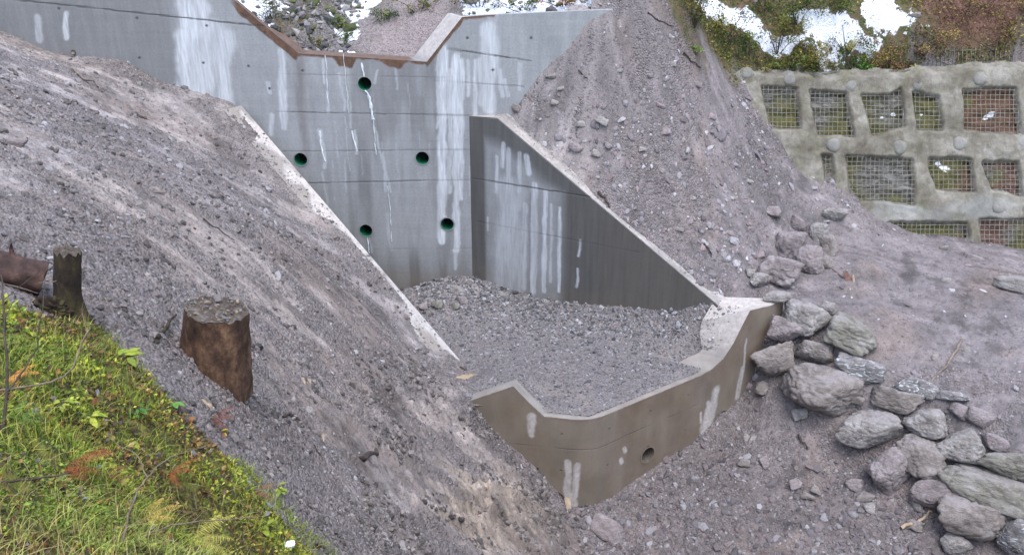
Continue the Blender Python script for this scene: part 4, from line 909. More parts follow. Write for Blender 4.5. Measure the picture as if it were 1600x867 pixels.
def scatter(name, P, N, size, cols, label, cat, seed=0, flat=(.35, .8), sink=.25, sub=0, kind='stuff'):
    """many small stones in ONE mesh; P positions, N normals"""
    r = np.random.default_rng(seed); n = len(P); base = I0 if sub == 0 else I1; nb = 10
    shapes = []
    for i in range(nb):
        V = base[0].copy()
        for _ in range(5):
            a = r.normal(size=3); a /= np.linalg.norm(a); d = r.uniform(.45, .85); V = V - np.clip(V @ a - d, 0, None)[:, None] * a
        shapes.append(V + r.normal(size=V.shape) * .06)
    shapes = np.array(shapes); k = r.integers(0, nb, n); V = shapes[k]                   # n,m,3
    sc = np.stack([size * r.uniform(.8, 1.5, n), size * r.uniform(.6, 1.0, n), size * r.uniform(*flat, n)], -1); V = V * sc[:, None, :]
    an = r.uniform(0, 2 * np.pi, n); tl = r.normal(0, .35, (n, 2))
    nz = N + np.concatenate([tl, np.zeros((n, 1))], 1); nz /= np.linalg.norm(nz, axis=1)[:, None]
    hx = np.stack([np.cos(an), np.sin(an), 0 * an], -1); ax = np.cross(hx, nz); ax /= np.linalg.norm(ax, axis=1)[:, None]; ay = np.cross(nz, ax)
    R_ = np.stack([ax, ay, nz], 1); V = np.einsum('nmi,nij->nmj', V, R_)
    V = V + (P + nz * (sc[:, 2] * (1 - sink * 2) * .5)[:, None])[:, None, :]
    m = base[0].shape[0]; Fc = (base[1][None] + (np.arange(n) * m)[:, None, None]).reshape(-1, 3)
    c = np.repeat(cols[:, None, :], m, 1).reshape(-1, 3)
    o = mesh_np(name, V.reshape(-1, 3), Fc, M['stone'], smooth=False, attrs=dict(col=c)); tag(o, label, cat, kind=kind); return o
def normals(fn, x, y, z, e=.06):
    gx = (fn(x + e, y) - z) / e; gy = (fn(x, y + e) - z) / e; n = np.stack([-gx, -gy, 1 + 0 * x], -1); return n / np.linalg.norm(n, axis=1)[:, None]
def palette(n, pal, seed, jit=.12):
    r = np.random.default_rng(seed); pal = np.array(pal)
    if pal is not None and abs(pal[0] - pal[0].mean()).max() < .04: pal = pal * np.array([1.06, 1.02, .98])
    c = pal[r.integers(0, len(pal), n)]; return np.clip(c * r.uniform(1 - jit * 2, 1 + jit * 2, (n, 1)), .01, .8)
GREY = [(.18, .175, .182), (.12, .115, .12), (.23, .225, .235), (.20, .185, .19), (.15, .14, .14), (.30, .295, .31), (.20, .175, .165)]
BLUE = [(.20, .205, .22), (.12, .125, .135), (.28, .29, .31), (.17, .175, .185), (.36, .37, .39), (.24, .22, .22), (.09, .09, .10)]
PURP = [(.21, .195, .21), (.15, .135, .145), (.26, .245, .265), (.19, .165, .17), (.36, .355, .375), (.23, .19, .195)]
# outer ground stones: even density over the view
n = 135000
an = np.radians(rng.uniform(-32, 32, n)); r_ = np.exp(rng.uniform(np.log(6), np.log(29), n)); x = r_ * np.sin(an); y = r_ * np.cos(an)
bd = poly_sd(x, y, BAS)
k = outer_keep(x, y) & (bd > .05); x, y, r_ = x[k], y[k], r_[k]
z, d = outer_h(x, y); T0 = d[1]
p = (.10 + .6 * T0 ** 1.5) * np.where(x < 0, .62, 1); vegm = np.maximum(d[4], d[3])
shale = np.maximum(ss(.4, -.5, sd_px(x, y, [(830, 150), (900, 120), (1010, 170), (1010, 260), (960, 300), (880, 250), (820, 190)])), ss(.3, -.4, sd_px(x, y, [(1060, 330), (1110, 320), (1190, 400), (1195, 440), (1150, 430), (1090, 380)])))
rub = np.maximum(ss(.45, .6, fbm(x, y, 1.1, 3, 222)) * ss(2, 4, x) * ss(7.5, 6.3, x), ss(-1.2, -2.1, z) * ss(0, 2, x)); rub = np.maximum(rub, shale * 1.2)
p = p * (1 - .55 * ss(6.3, 7.5, x) * ss(.2, .7, z) * ss(24.2, 23.2, y)); p = np.clip(p + .5 * rub, 0, 1) * (1 - .97 * ss(.2, .6, vegm))
k = rng.uniform(0, 1, len(x)) < p; x, y, z, r_, rub = x[k], y[k], z[k], r_[k], rub[k]
fn = lambda a, b: T_out(a, b)
N = normals(fn, x, y, fn(x, y))
size = r_ / 960 * rng.lognormal(.12, .52, len(x)) * (1 + .8 * rub * (rng.uniform(0, 1, len(x)) < .4)); size = np.minimum(size, .11)
leftm = x < 0
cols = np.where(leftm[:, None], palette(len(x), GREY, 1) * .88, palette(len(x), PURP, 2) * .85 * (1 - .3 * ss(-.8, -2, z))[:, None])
big_ = (~leftm) & (rng.uniform(0, 1, len(x)) < .10 * rub); size = np.where(big_, np.minimum(size * 2.0, .15), size)
k = leftm
scatter('rubble', np.stack([x, y, z], -1)[k], N[k], size[k], cols[k], 'loose grey grit and stones strewn over the left mud slope', 'rubble', 3)
scatter('rubble', np.stack([x, y, z], -1)[~k], N[~k], size[~k], cols[~k], 'purplish shale rubble strewn over the right bank and the gully', 'rubble', 31, flat=(.18, .55), sub=0)
# soil clods, thickest along the churned ground
n = 60000; an = np.radians(rng.uniform(-30, 10, n)); r_ = np.exp(rng.uniform(np.log(6), np.log(24), n)); x = r_ * np.sin(an); y = r_ * np.cos(an)
lo = ss(.8, -.6, poly_sd(x, y, LOWP)); nearm = ss(1.6, .3, poly_sd(x, y, MOSS)) * .8; cl = ss(.50, .60, fbm(x, y, 1.6, 5, 401, .6)); p = cl * (.16 + .8 * np.maximum(lo, nearm))
k = outer_keep(x, y) & (poly_sd(x, y, MOSS) > .1) & (rng.uniform(0, 1, n) < p) & (x < 2.2) & (poly_sd(x, y, BAS) > .1); x, y, r_ = x[k], y[k], r_[k]; z = outer_h(x, y)[0]; N = normals(fn, x, y, fn(x, y))
scatter('soil_clods', np.stack([x, y, z], -1), N, np.minimum(r_ / 960 * rng.lognormal(.75, .5, len(x)), .075), palette(len(x), [(.085, .075, .072), (.12, .108, .102), (.16, .145, .14), (.065, .06, .058), (.20, .185, .178)], 17), 'dark damp soil clods scattered along the churned parts of the left slope', 'clods', 18, flat=(.5, .9))
# grit lying on the wall tops and the sill wing
P_ = []
for _ in range(900):
    a = rng.uniform(0, 1) ** .8; t = rng.beta(2.2, 1.2); q = L0 + Ld * LL * a + Lout * .55 * t; P_.append((q[0], q[1], l0z * (1 - a)))
for _ in range(500):
    a = rng.uniform(.6, RL); t = rng.beta(2.5, 1.2); q = W0 + Rd * a + Rn * .48 * t; P_.append((q[0], q[1], float(np.interp(a, [onR(740, 183)[0], onR(777, 184)[0], RL + .15], [onR(740, 183)[1], onR(777, 184)[1], K1[2]]))))
P_ = np.array(P_); scatter('grit', P_, np.tile([0, 0, 1.0], (len(P_), 1)), np.minimum(rng.lognormal(np.log(.016), .5, len(P_)), .05), palette(len(P_), GREY, 19), 'fine grit lying on the sloping tops of the two side walls', 'grit', 20)
# basin gravel
n = 34000; x = rng.uniform(-4, 6.6, n); y = rng.uniform(16.9, 24.2, n)
k = poly_sd(x, y, FB) < -.1; x, y = x[k], y[k]; back = ss(19.5, 22.5, y + .25 * x)
k = rng.uniform(0, 1, len(x)) < .45 + .55 * back; x, y, back = x[k], y[k], back[k]
pud = np.hypot(x - at_z(740, 598, 0)[0], y - at_z(740, 598, 0)[1]) > .5; x, y, back = x[pud], y[pud], back[pud]
z = floor_h(x, y)[0]; N = normals(lambda a, b: T_fl(a, b), x, y, T_fl(x, y))
size = rng.lognormal(np.log(.020), .42, len(x)) * (1 + .55 * back); size = np.minimum(size, .12)
scatter('gravel', np.stack([x, y, z], -1), N, size, palette(len(x), BLUE, 4) * .72, 'blue-grey broken gravel covering the basin floor', 'gravel', 5)
P_ = []
for _ in range(160):
    a = rng.uniform(sJ, sG - .1); t = rng.uniform(.25, 1) ** .7; T_ = thS(a); q = Sp(a) + T_ * t; P_.append((q[0], q[1], float(topS(a)) + T_[2] * t))
P_ = np.array(P_); scatter('grit', P_, np.tile([0, 0, 1.0], (len(P_), 1)), np.minimum(rng.lognormal(np.log(.017), .5, len(P_)), .05), palette(len(P_), GREY, 29), 'fine grit lying on the sloping right wing of the sill', 'grit', 30)
# rocks of the stream bed behind
n = 2600; x = rng.uniform(-8.5, 3, n); y = rng.uniform(25.1, 29, n); bed = ss(1.8, .5, np.abs(x + 5.3 + (y - 25) * .15)) * .9 + .15
bed = bed * ss(1.0, 1.7, np.hypot(x + 2.75, (y - 26.1) * .9)); k = rng.uniform(0, 1, n) < bed; x, y = x[k], y[k]; z = up_h(x, y)[0]
scatter('stream_stones', np.stack([x, y, z], -1), np.tile([0, -.35, 1.0], (len(x), 1)), np.minimum(rng.lognormal(np.log(.075), .5, len(x)), .2), palette(len(x), [(.10, .10, .105), (.16, .155, .16), (.06, .06, .06), (.07, .085, .03), (.22, .21, .21)], 6), 'dark wet stones of the stream bed seen through the dam notch', 'stones', 7, flat=(.5, .9))
#--MORE--
# ---------------------------------------------------------------- boulders
Tn = lambda a, b: outer_h(np.asarray(a, float).reshape(-1), np.asarray(b, float).reshape(-1))[0].reshape(np.shape(a))
def view_basis(u, v):
    d = ray(u, v); d = d / np.linalg.norm(d); r = np.array([1.0, 0, 0]) - d * d[0]; r /= np.linalg.norm(r); up = np.cross(r, d); return r, up, d
def boulder(u, v, w_, h_, ang, mat, label, seed, name='boulder', cat='boulder', group='boulders stacked beside the sill', cuts=9, depth=.8, sink=.30, base=I4, T=None, rough=.06):
    """a rock whose visible face is about w_ x h_ photo pixels; its size, distance and depth are real"""
    p = hit(u, v, T or T_out)
    if p is None: print('no hit', u, v); return None
    dist = np.linalg.norm(p - Cc); rx = w_ / 2 / FPX * dist * cp; ry = h_ / 2 / FPX * dist
    rx = w_ / 2 / FPX * dist * .97; ry = h_ / 2 / FPX * dist * .97; rz = min(rx, ry) * depth * 1.15
    r, up, d = view_basis(u, v); c, s_ = math.cos(math.radians(-ang)), math.sin(math.radians(-ang))
    ax = r * c + up * s_; ay = -r * s_ + up * c; V = rock_shape(base, seed, cuts, rough)
    ext = np.abs(V).max(0); V = V / ext
    V = V[:, 0:1] * ax * rx + V[:, 1:2] * ay * ry + V[:, 2:3] * d * rz
    cen = p + d * rz * (sink * 2 - 1) * .8
    foot = cen + np.array([0, 0, V[:, 2].min()])
    o = mesh_np(name, V + cen, base[1], mat, smooth=True, origin=foot)
    return tag(o, label, cat, group)
A_, B_, C_, D_, E_ = (M['rock_' + k] for k in 'abcde')
GB = 'boulders of the revetment beside the sill'
for row in [
    (1212, 464, 46, 19, 5, B_, 'thin pale flat slab balanced at the top corner of the brown sill', 6),
    (1257, 497, 70, 48, 28, B_, 'large pale tan boulder just below the flat slab at the top of the revetment', 5),
    (1222, 513, 60, 38, 18, E_, 'broad grey boulder wedged between the sill end and the pale tan boulder', 8),
    (1211, 561, 70, 58, -25, A_, 'rounded dark grey boulder leaning on the end of the brown sill', 6),
    (1279, 550, 66, 46, 10, A_, 'squat grey boulder left of the yellowish mossy one', 6),
    (1330, 523, 76, 52, 22, C_, 'yellowish lichened boulder with a curved dark underside at the platform edge', 5),
    (1294, 481, 28, 22, 15, B_, 'small pale stone perched on the platform edge above the yellowish boulder', 5),
    (1352, 579, 88, 34, 16, D_, 'wavy dark boulder streaked with white veins', 7),
    (1284, 610, 116, 72, 14, A_, 'biggest mottled grey boulder in the middle left of the revetment', 6),
    (1394, 626, 80, 40, 20, A_, 'long lens-shaped grey boulder below the white-veined one', 6),
    (1434, 606, 62, 34, 28, D_, 'pale veined wedge of rock beside the long stick', 8),
    (1358, 669, 94, 52, -6, B_, 'pale square-edged boulder with a dark shadow line under its left side', 8),
    (1452, 665, 68, 50, 20, B_, 'light grey diamond-shaped boulder in the middle of the revetment', 9),
    (1435, 712, 78, 56, 28, A_, 'dark-based grey boulder just below the diamond-shaped one', 7),
    (1506, 699, 74, 54, 8, B_, 'rounded light grey boulder right of the diamond-shaped one', 5),
    (1389, 733, 74, 66, 50, E_, 'smooth brownish boulder half buried in the gully rubble', 5),
    (1458, 767, 78, 44, -4, E_, 'low domed boulder under the dark hollow of the revetment', 5),
    (1545, 768, 158, 62, 25, C_, 'very long tilted slab with a mossy dark lower edge at the right', 6),
    (1522, 806, 92, 62, 22, A_, 'flat-topped grey boulder below the very long tilted slab', 6),
    (1588, 729, 92, 38, 20, C_, 'yellow-grey block above the right end of the long tilted slab', 7),
    (1492, 848, 46, 32, 20, B_, 'small blocky stone at the very foot of the revetment', 9),
    (1584, 840, 54, 50, 10, D_, 'dark stone in the bottom right corner of the revetment', 8),
    (1531, 652, 54, 28, 22, E_, 'narrow brown rock half covered by earth above the rounded light boulder', 7),
    (1486, 618, 48, 15, 8, D_, 'thin dark shard of rock lying under earth by the platform rim', 9),
    (1500, 640, 30, 22, 30, E_, 'small dull brown rock between the shard and the narrow brown rock', 9),
    (1340, 625, 20, 16, 30, A_, 'little grey chock stone beside the biggest mottled boulder', 8),
    (1556, 690, 40, 24, 30, E_, 'small buried rock right of the rounded light boulder', 8)]:
    boulder(row[0], row[1], row[2] * 1.07, row[3] * 1.1, *row[4:7], seed=int(row[0] * 7 + row[1]), cuts=row[7] + 3, group=GB, depth=.8, sink=.36, T=T_rev)
GC = 'rocks clustered at the foot of the right bank'
for row in [
    (1280, 361, 34, 44, -15, B_, 'upright pinkish grey rock at the top of the cluster on the right bank', 9),
    (1234, 384, 48, 42, 10, E_, 'jagged whitish purple rock on the left of the bank cluster', 10),
    (1295, 383, 28, 42, -20, A_, 'narrow upright grey rock on the right edge of the bank cluster', 9),
    (1265, 409, 44, 50, 5, E_, 'cracked grey rock at the centre bottom of the bank cluster', 9),
    (1218, 426, 54, 50, 30, E_, 'wide earth-covered rock just above the flat slab', 7),
    (1306, 334, 34, 30, 0, B_, 'rough pale knob of rock highest in the bank cluster', 9),
    (1289, 414, 16, 20, 0, A_, 'tiny wedge-shaped rock at the foot of the bank cluster', 8),
    (1184, 436, 30, 24, 30, B_, 'pale angular rock with a dark hollow beside the end of the side wall', 9),
    (1208, 330, 24, 16, 15, E_, 'small rock jutting from the rough bank left of the cluster', 9),
    (1248, 350, 26, 18, 35, E_, 'low rock just upslope of the jagged whitish one', 9)]:
    boulder(row[0], row[1], row[2] * 1.2, row[3] * 1.2, *row[4:7], seed=int(row[0] * 5 + row[1]), cuts=row[7], group=GC, depth=.9, sink=.3)
tag(boulder(1584, 444, 54, 27, 6, B_, 'lone smooth pale boulder lying on the earth platform below the lattice wall', 77, cuts=5, group=None, depth=1.0, sink=-.15), None)
GR = 'single rocks lying loose on the slopes'
SM = dict(name='rock', cat='rock', base=I3, depth=.55, group=GR)
for u, v, w_, h_, ang, m_, lab in [
    (942, 190, 22, 13, 30, B_, 'pale flat rock on the right bank above the middle of the side wall'), (907, 194, 17, 11, 0, B_, 'pale bluish rock left of the flat one on the right bank'),
    (952, 229, 18, 11, 15, E_, 'purple slab of rock on the right bank below the pale flat one'), (1003, 232, 14, 12, 20, B_, 'whitish rock furthest right in the shale patch of the right bank'),
    (898, 229, 24, 14, 30, E_, 'dull purple slab close above the diagonal top of the side wall'), (930, 239, 16, 12, 0, B_, 'light grey stone between the two purple slabs'),
    (860, 120, 17, 9, 5, A_, 'grey rock near the wing of the tall dam'), (866, 161, 13, 9, 10, B_, 'small light rock above the upper end of the side wall'),
    (834, 224, 14, 9, 20, B_, 'flat stone resting on the dusty top of the side wall'), (1040, 206, 15, 14, 0, E_, 'rounded mauve stone on the smooth part of the right bank'),
    (1052, 100, 9, 7, 0, B_, 'tiny white stone high on the right bank'), (876, 139, 13, 8, 0, B_, 'light stone between the dam wing and the shale patch'),
    (968, 111, 12, 6, 0, B_, 'thin white chip high in the middle of the right bank'), (1090, 133, 18, 9, 10, E_, 'brownish slab near the vegetation edge of the right bank'),
    (808, 170, 18, 13, 20, A_, 'dark rock wedged where the dam wing meets the side wall'), (1085, 310, 13, 10, 0, B_, 'pale stone in the rubble stripe of the lower right bank'),
    (1170, 283, 14, 10, 30, B_, 'small whitish rock right of the rubble stripe'), (1060, 358, 20, 6, 12, E_, 'long thin shard in the rubble stripe'), (1172, 425, 16, 14, 0, B_, 'pale stone at the lower end of the rubble stripe'),
    (1189, 608, 22, 24, 10, A_, 'blue-grey stone below the dark boulder at the sill end'), (1166, 685, 9, 17, 10, B_, 'left one of two white pebbles in front of the sill'), (1176, 686, 8, 15, 20, B_, 'right one of two white pebbles in front of the sill'),
    (1163, 723, 22, 11, 0, A_, 'flat grey stone in the gully below the two white pebbles'), (1195, 722, 16, 20, 0, E_, 'blocky stone in the gully beside the flat grey one'), (1249, 646, 24, 20, 0, B_, 'crumbling white rock at the foot of the biggest mottled boulder'),
    (952, 826, 60, 34, 35, E_, 'large smooth mud-coated rock below the bend of the sill'), (1244, 756, 20, 20, 40, E_, 'upright brown stone in the gully centre'), (1274, 764, 16, 14, 10, A_, 'white-topped stone in the gully centre'),
    (1262, 776, 22, 14, 0, A_, 'dark stone lying under the white-topped one in the gully'), (1336, 756, 26, 18, 10, E_, 'smooth stone at the left of the half buried brownish boulder'), (1351, 778, 28, 20, -10, A_, 'angular grey stone below the half buried brownish boulder'),
    (1360, 795, 19, 19, 0, B_, 'round pale stone near the pale root in the gully'), (1434, 790, 20, 20, 0, B_, 'round pale stone beside the thin stick of the gully'), (1428, 880 - 60, 24, 14, 20, A_, 'grey stone lying next to the pale root in the gully'),
    (628, 855, 20, 20, 0, B_, 'pale stone in a dark pocket at the bottom of the left slope'), (483, 643, 16, 16, 10, B_, 'light grey rock low on the left slope right of the thick stump'), (540, 598, 14, 10, 20, A_, 'dark clod-like rock on the left slope above the sill'),
    (81, 190, 14, 9, 10, B_, 'small pale rock high on the left slope'), (7, 120, 13, 8, 0, B_, 'white rock at the far left edge below the dam wing'), (24, 222, 30, 13, 5, E_, 'flat pale slab pressed into the left slope'),
    (216, 470, 15, 9, 5, B_, 'smooth blue-grey pebble between the two stumps'), (195, 459, 9, 8, 0, B_, 'cream pebble between the two stumps'), (325, 148, 10, 8, 0, A_, 'grey rock at the bank edge under the dam'), (218, 132, 8, 8, 0, B_, 'white rock at the bank edge under the dam'),
    (1245, 398, 14, 14, 0, A_, 'grey stone between the jagged and cracked rocks'), (1460, 560, 12, 12, 0, B_, 'pale stone on the platform beside the long stick'), (1510, 548, 12, 10, 0, B_, 'whitish stone on the platform right of the long stick'),
    (1478, 268 + 170, 16, 8, 0, B_, 'flat stone on the platform in front of the lattice wall'), (1524, 405, 32, 12, 15, E_, 'low brown rock at the toe of the lattice wall'), (1475, 388, 12, 8, 0, A_, 'small grey rock at the toe of the lattice wall')]:
    boulder(u, v, w_ * 1.1, h_ * 1.15, ang, m_, lab, seed=int(u * 3 + v), cuts=4, sink=.3, **SM)
GQ = 'rocks in the rubble heap under the dam'
Tf = lambda a, b: T_fl(np.asarray(a, float), np.asarray(b, float))
for u, v, w_, h_, m_, lab in [(714, 453, 32, 19, B_, 'white-topped rock on the rubble heap at the inner corner'), (723, 470, 24, 15, E_, 'reddish rock below the white-topped one'), (684, 477, 22, 17, C_, 'olive grey rock left in the rubble heap'),
                              (713, 478, 18, 14, C_, 'greyish stone between the olive and reddish rocks'), (662, 480, 17, 13, E_, 'brown rock beside the left side wall'), (742, 447, 15, 8, B_, 'flat white stone at the foot of the inner corner'),
                              (785, 460, 17, 10, B_, 'white stone lying along the foot of the right side wall'), (646, 462, 14, 8, E_, 'rusty flat stone where the left side wall meets the dam')]:
    boulder(u, v, w_, h_, random.uniform(-15, 20), m_, lab, seed=int(u * 9 + v), cuts=9, sink=.1, T=Tf, name='rock', cat='rock', base=I3, depth=.8, group=GQ)

# ================================================================ stumps, log
def lathe_stump(name, p, top, r0, r1, mat, matcut, label, seed, lobes=5, slant=(0, 0), flare=1.5, seg=56, rows=46, ext=.35):
    """trunk stub from ground point p to top centre, with root flare, bark relief and a rough cut face"""
    p = np.asarray(p, float); top = np.asarray(top, float); ax = top - p; L = np.linalg.norm(ax); ax /= L
    x = np.cross(ax, [0, 1, 0]); x /= np.linalg.norm(x); y = np.cross(ax, x); V = []; Fs = []
    for i in range(rows):
        t = i / (rows - 1); tt = -ext + (1 + ext) * t
        for j in range(seg):
            an = 2 * math.pi * j / seg; r = r0 + (r1 - r0) * max(0, tt)
            fl = max(0, 1 - max(tt, -.2) / .45); r *= 1 + (flare - 1) * fl ** 2 * (.7 + .5 * math.cos(lobes * an + seed))
            q = Vector((math.cos(an) * 2.2, math.sin(an) * 2.2, tt * 1.3 + seed))
            r *= 1 + .08 * mn.fractal(q, .8, 2.2, 5) + .035 * mn.noise(Vector((math.cos(an) * 9, math.sin(an) * 9, tt * 2.5)))
            e = tt * L
            if i == rows - 1: e += .018 * mn.noise(Vector((math.cos(an) * 7, math.sin(an) * 7, seed + 3))) + .05 * mn.noise(Vector((math.cos(an) * 3, math.sin(an) * 3, seed))) + slant[0] * math.cos(an) * r + slant[1] * math.sin(an) * r
            V.append(p + ax * e + r * (math.cos(an) * x + math.sin(an) * y))
    for i in range(rows - 1):
        for j in range(seg): Fs.append([i * seg + j, i * seg + (j + 1) % seg, (i + 1) * seg + (j + 1) % seg, (i + 1) * seg + j])
    root = empty(name, p, label, 'tree stump', 'cut tree stumps on the near slope')
    mb = MB(); mb.add(V, Fs); mb.build('trunk', mat, root)
    # cut face with raised torn rim and debris
    rim = np.array(V[-seg:]); c = rim.mean(0); V2 = [c + ax * .0]; Fs2 = []; n = 7
    for k in range(1, n + 1):
        for j in range(seg):
            q = c + (rim[j] - c) * (k / n) * (1.0 if k < n else .995); q = q + ax * (.035 * mn.noise(Vector(tuple(q * 9))) + .02 * mn.noise(Vector(tuple(q * 30)))) * (1 if k < n else .3) + ax * .003
            V2.append(q)
    for j in range(seg): Fs2.append([0, 1 + j, 1 + (j + 1) % seg])
    for k in range(n - 1):
        for j in range(seg): a = 1 + k * seg; Fs2.append([a + j, a + seg + j, a + seg + (j + 1) % seg, a + (j + 1) % seg])
    mb = MB(); mb.add(V2, Fs2); mb.build('cut_face', matcut, root)
    return root, c, ax, x, y
def px_r(px, p): return px / 2 / FPX * np.linalg.norm(p - Cc)
# thick stump: foot at about (345,612), top centre (336,482)
pf = hit(338, 590, T_out); dist = np.linalg.norm(pf - Cc)
rr_ = ray(337, 484); ptop = Cc + rr_ * ((pf[1] - .02) / rr_[1])
root, c, ax, x_, y_ = lathe_stump('tree_stump', pf, ptop, px_r(104, pf), px_r(90, pf), M['bark'], M['cutwood'], 'thick short tree stump with peeling brown bark and a grey dusty cut top', 3, slant=(.05, .08), flare=1.0, ext=.2)
mb = MB(); q = at_t(333, 556, (np.linalg.norm(pf - Cc) - px_r(104, pf) - .1) / np.linalg.norm(ray(333, 556)))
# clods and chips lying on the stump top
n = 130; P_ = np.array([c + (x_ * math.cos(a) + y_ * math.sin(a)) * px_r(84, pf) * math.sqrt(b) + ax * .02 for a, b in rng.uniform(0, 1, (n, 2)) * [6.28, 1]])
scatter('wood_chips', P_, np.tile(ax, (n, 1)), rng.lognormal(np.log(.016), .4, n), palette(n, [(.12, .115, .11), (.17, .16, .16), (.08, .07, .065), (.2, .16, .11)], 4), 'grey earth and chips lying on the cut top of the thick stump', 'debris', 14)
# thin stump
pf2 = hit(106, 492, T_out); d2_ = np.linalg.norm(pf2 - Cc)
rr_ = ray(105, 393); pt2 = Cc + rr_ * (pf2[1] / rr_[1])
lathe_stump('tree_stump', pf2, pt2, px_r(38, pf2), px_r(35, pf2), M['bark_moss'], M['cutwood'], 'thin upright dark stump with mossy bark beside the end of the fallen log', 9, lobes=3, flare=1.5, slant=(.1, 0))
# low rotten root next to it
o = boulder(84, 482, 62, 50, 15, M['bark_moss'], 'low rotten dark root stock at the foot of the thin stump', 31, name='root_stock', cat='root', group=None, cuts=6, depth=.9, sink=.2, rough=.25)
# fallen log
pl = hit(62, 452, T_out); dl = np.linalg.norm(pl - Cc) - .25
P0 = at_t(68, 436, dl / np.linalg.norm(ray(68, 436))); P1 = at_t(-190, 372, (dl + .1) / np.linalg.norm(ray(-190, 372)))
r = px_r(46, pl); V = []; Fs = []; seg = 40; rows = 60; axl = (P1 - P0); LLg = np.linalg.norm(axl); axl /= LLg; xa = np.cross(axl, [0, 0, 1]); xa /= np.linalg.norm(xa); ya = np.cross(axl, xa)
for i in range(rows):
    for j in range(seg):
        an = 2 * math.pi * j / seg; rr = r * (1 + .12 * mn.fractal(Vector((math.cos(an) * 1.5, math.sin(an) * 1.5, i * .12)), .8, 2, 4) + .05 * mn.noise(Vector((math.cos(an) * 8, math.sin(an) * 8, i * .08))))
        V.append(P0 + axl * (LLg * i / (rows - 1) + (.03 * mn.noise(Vector((math.cos(an) * 4, math.sin(an) * 4, 0))) if i == 0 else 0)) + rr * (math.cos(an) * xa + math.sin(an) * ya))
for i in range(rows - 1):
    for j in range(seg): Fs.append([i * seg + j, i * seg + (j + 1) % seg, (i + 1) * seg + (j + 1) % seg, (i + 1) * seg + j])
log = empty('fallen_log', P0, 'dark wet fallen log with split bark entering from the left edge', 'log')
mb = MB(); mb.add(V, Fs); mb.build('trunk', M['bark_dark'], log)
mb = MB(); mb.add(V[:seg], [list(range(seg))[::-1]]); mb.build('cut_face', M['bark_dark'], log)
mb = MB()      # pale split ridges and a broken branch stub
for k, off in enumerate((.35,)):
    pts = [P0 + axl * LLg * t + (math.cos(2.2 + off + .15 * math.sin(t * 9)) * xa + math.sin(2.2 + off + .15 * math.sin(t * 9)) * ya) * r * 1.04 for t in np.linspace(.01, .9, 14)]
    mb.tube(pts, [.004 + .006 * random.random() for _ in pts], 5)
mb.build('split_bark', M['stick'], log)
mb = MB(); bs = P0 + axl * .32 + ya * (-r if ya[2] < 0 else r) * .9
mb.tube([bs, bs + [0.0, 0, .09], bs + [.02, 0, .15]], [.03, .02, .006], 7); mb.build('branch_stub', M['bark_dark'], log)

# ================================================================ sticks and roots lying about
def stick(pts, wpx, mat, label, name='stick', lift=.02, T=None, group='sticks and roots strewn on the slopes', cat='stick', taper=.5):
    P = []
    for u, v in pts:
        h = hit(u, v, T or T_out); P.append(h + np.array([0, 0, 0.0]))
    P = np.array(P); r = px_r(wpx, P[0]); P[:, 2] += r * .6 + lift
    # subdivide and wiggle
    Q = [P[0]]
    for a, b in zip(P[:-1], P[1:]):
        for k in (1 / 3, 2 / 3, 1): Q.append(a + (b - a) * k + rng.normal(0, r * .5, 3))
    R_ = [r * (1 - (1 - taper) * i / (len(Q) - 1)) * random.uniform(.85, 1.1) for i in range(len(Q))]
    mb = MB(); mb.tube(Q, R_, 7); o = mb.build(name, mat, origin=P[0]); return tag(o, label, cat, group)
stick([(115, 88), (127, 81), (142, 74)], 7, M['stick'], 'short thick grey branch leaning against the dam wall', lift=.06)
stick([(112, 109), (125, 120), (135, 128), (150, 133), (157, 142), (165, 144)], 4, M['stick'], 'twisted pale root high on the left slope', 'root')
stick([(318, 344), (335, 357), (350, 367), (366, 379)], 3, M['stick_dark'], 'thin dark stick in the middle of the left slope')
stick([(372, 367), (382, 356), (400, 350)], 3, M['stick_dark'], 'short crooked twig right of the thin dark stick')
stick([(1502, 535), (1487, 558), (1470, 580), (1450, 603)], 5, M['stick'], 'long bare branch lying on the platform above the revetment', lift=.05)
stick([(560, 723), (575, 715), (592, 707)], 11, M['stick_dark'], 'dark broken piece of wood in the churned mud of the left slope', taper=.6)
stick([(1408, 827), (1432, 819), (1447, 810), (1456, 801)], 6, M['stick_pale'], 'yellowish curved root in the gully rubble', 'root')
stick([(1440, 784), (1462, 792), (1487, 797)], 3, M['stick_dark'], 'thin dark stick under the low domed boulder')
stick([(1247, 680), (1254, 692), (1263, 701)], 4, M['stick_dark'], 'reddish dark splinter in the gully left of the pale square boulder')
stick([(1291, 412), (1303, 424), (1317, 436)], 3, M['stick'], 'bent twig at the foot of the bank cluster')
stick([(318, 631), (327, 638), (335, 647)], 8, M['stick_pale'], 'short stub of yellow wood in the mud below the thick stump', taper=.8)
stick([(248, 545), (262, 525), (278, 505)], 8, M['bark_moss'], 'mossy branch leaning up to the left side of the thick stump', lift=.1)
stick([(325, 568), (340, 590), (352, 604), (353, 622)], 2.6, M['twig'], 'pale forked twig in front of the thick stump', lift=.28)
stick([(165, 470), (175, 490), (190, 505)], 2.5, M['twig'], 'fine twig right of the thin stump', lift=.03)
stick([(800, 143 + 0), (795, 160)], 4, M['stick_dark'], 'dark splinter in the corner of the dam wing', lift=.02)
stick([(1100, 383), (1108, 395), (1112, 402)], 3.5, M['stick_dark'], 'dark chip of wood in the rubble stripe of the right bank')
stick([(1012, 22), (1030, 34), (1052, 44)], 2.5, M['stick_dark'], 'thin dark twig near the top of the right bank')
stick([(1068, 85), (1080, 97), (1095, 107)], 3, M['stick_dark'], 'brown stick beside the vegetation edge of the right bank')
stick([(904, 112), (912, 120), (918, 126)], 3, M['stick_dark'], 'short dark stick on the upper right bank beside the dam')
stick([(935, 302), (944, 312), (952, 326)], 5, M['stick_dark'], 'dark bark strip on the side wall top')
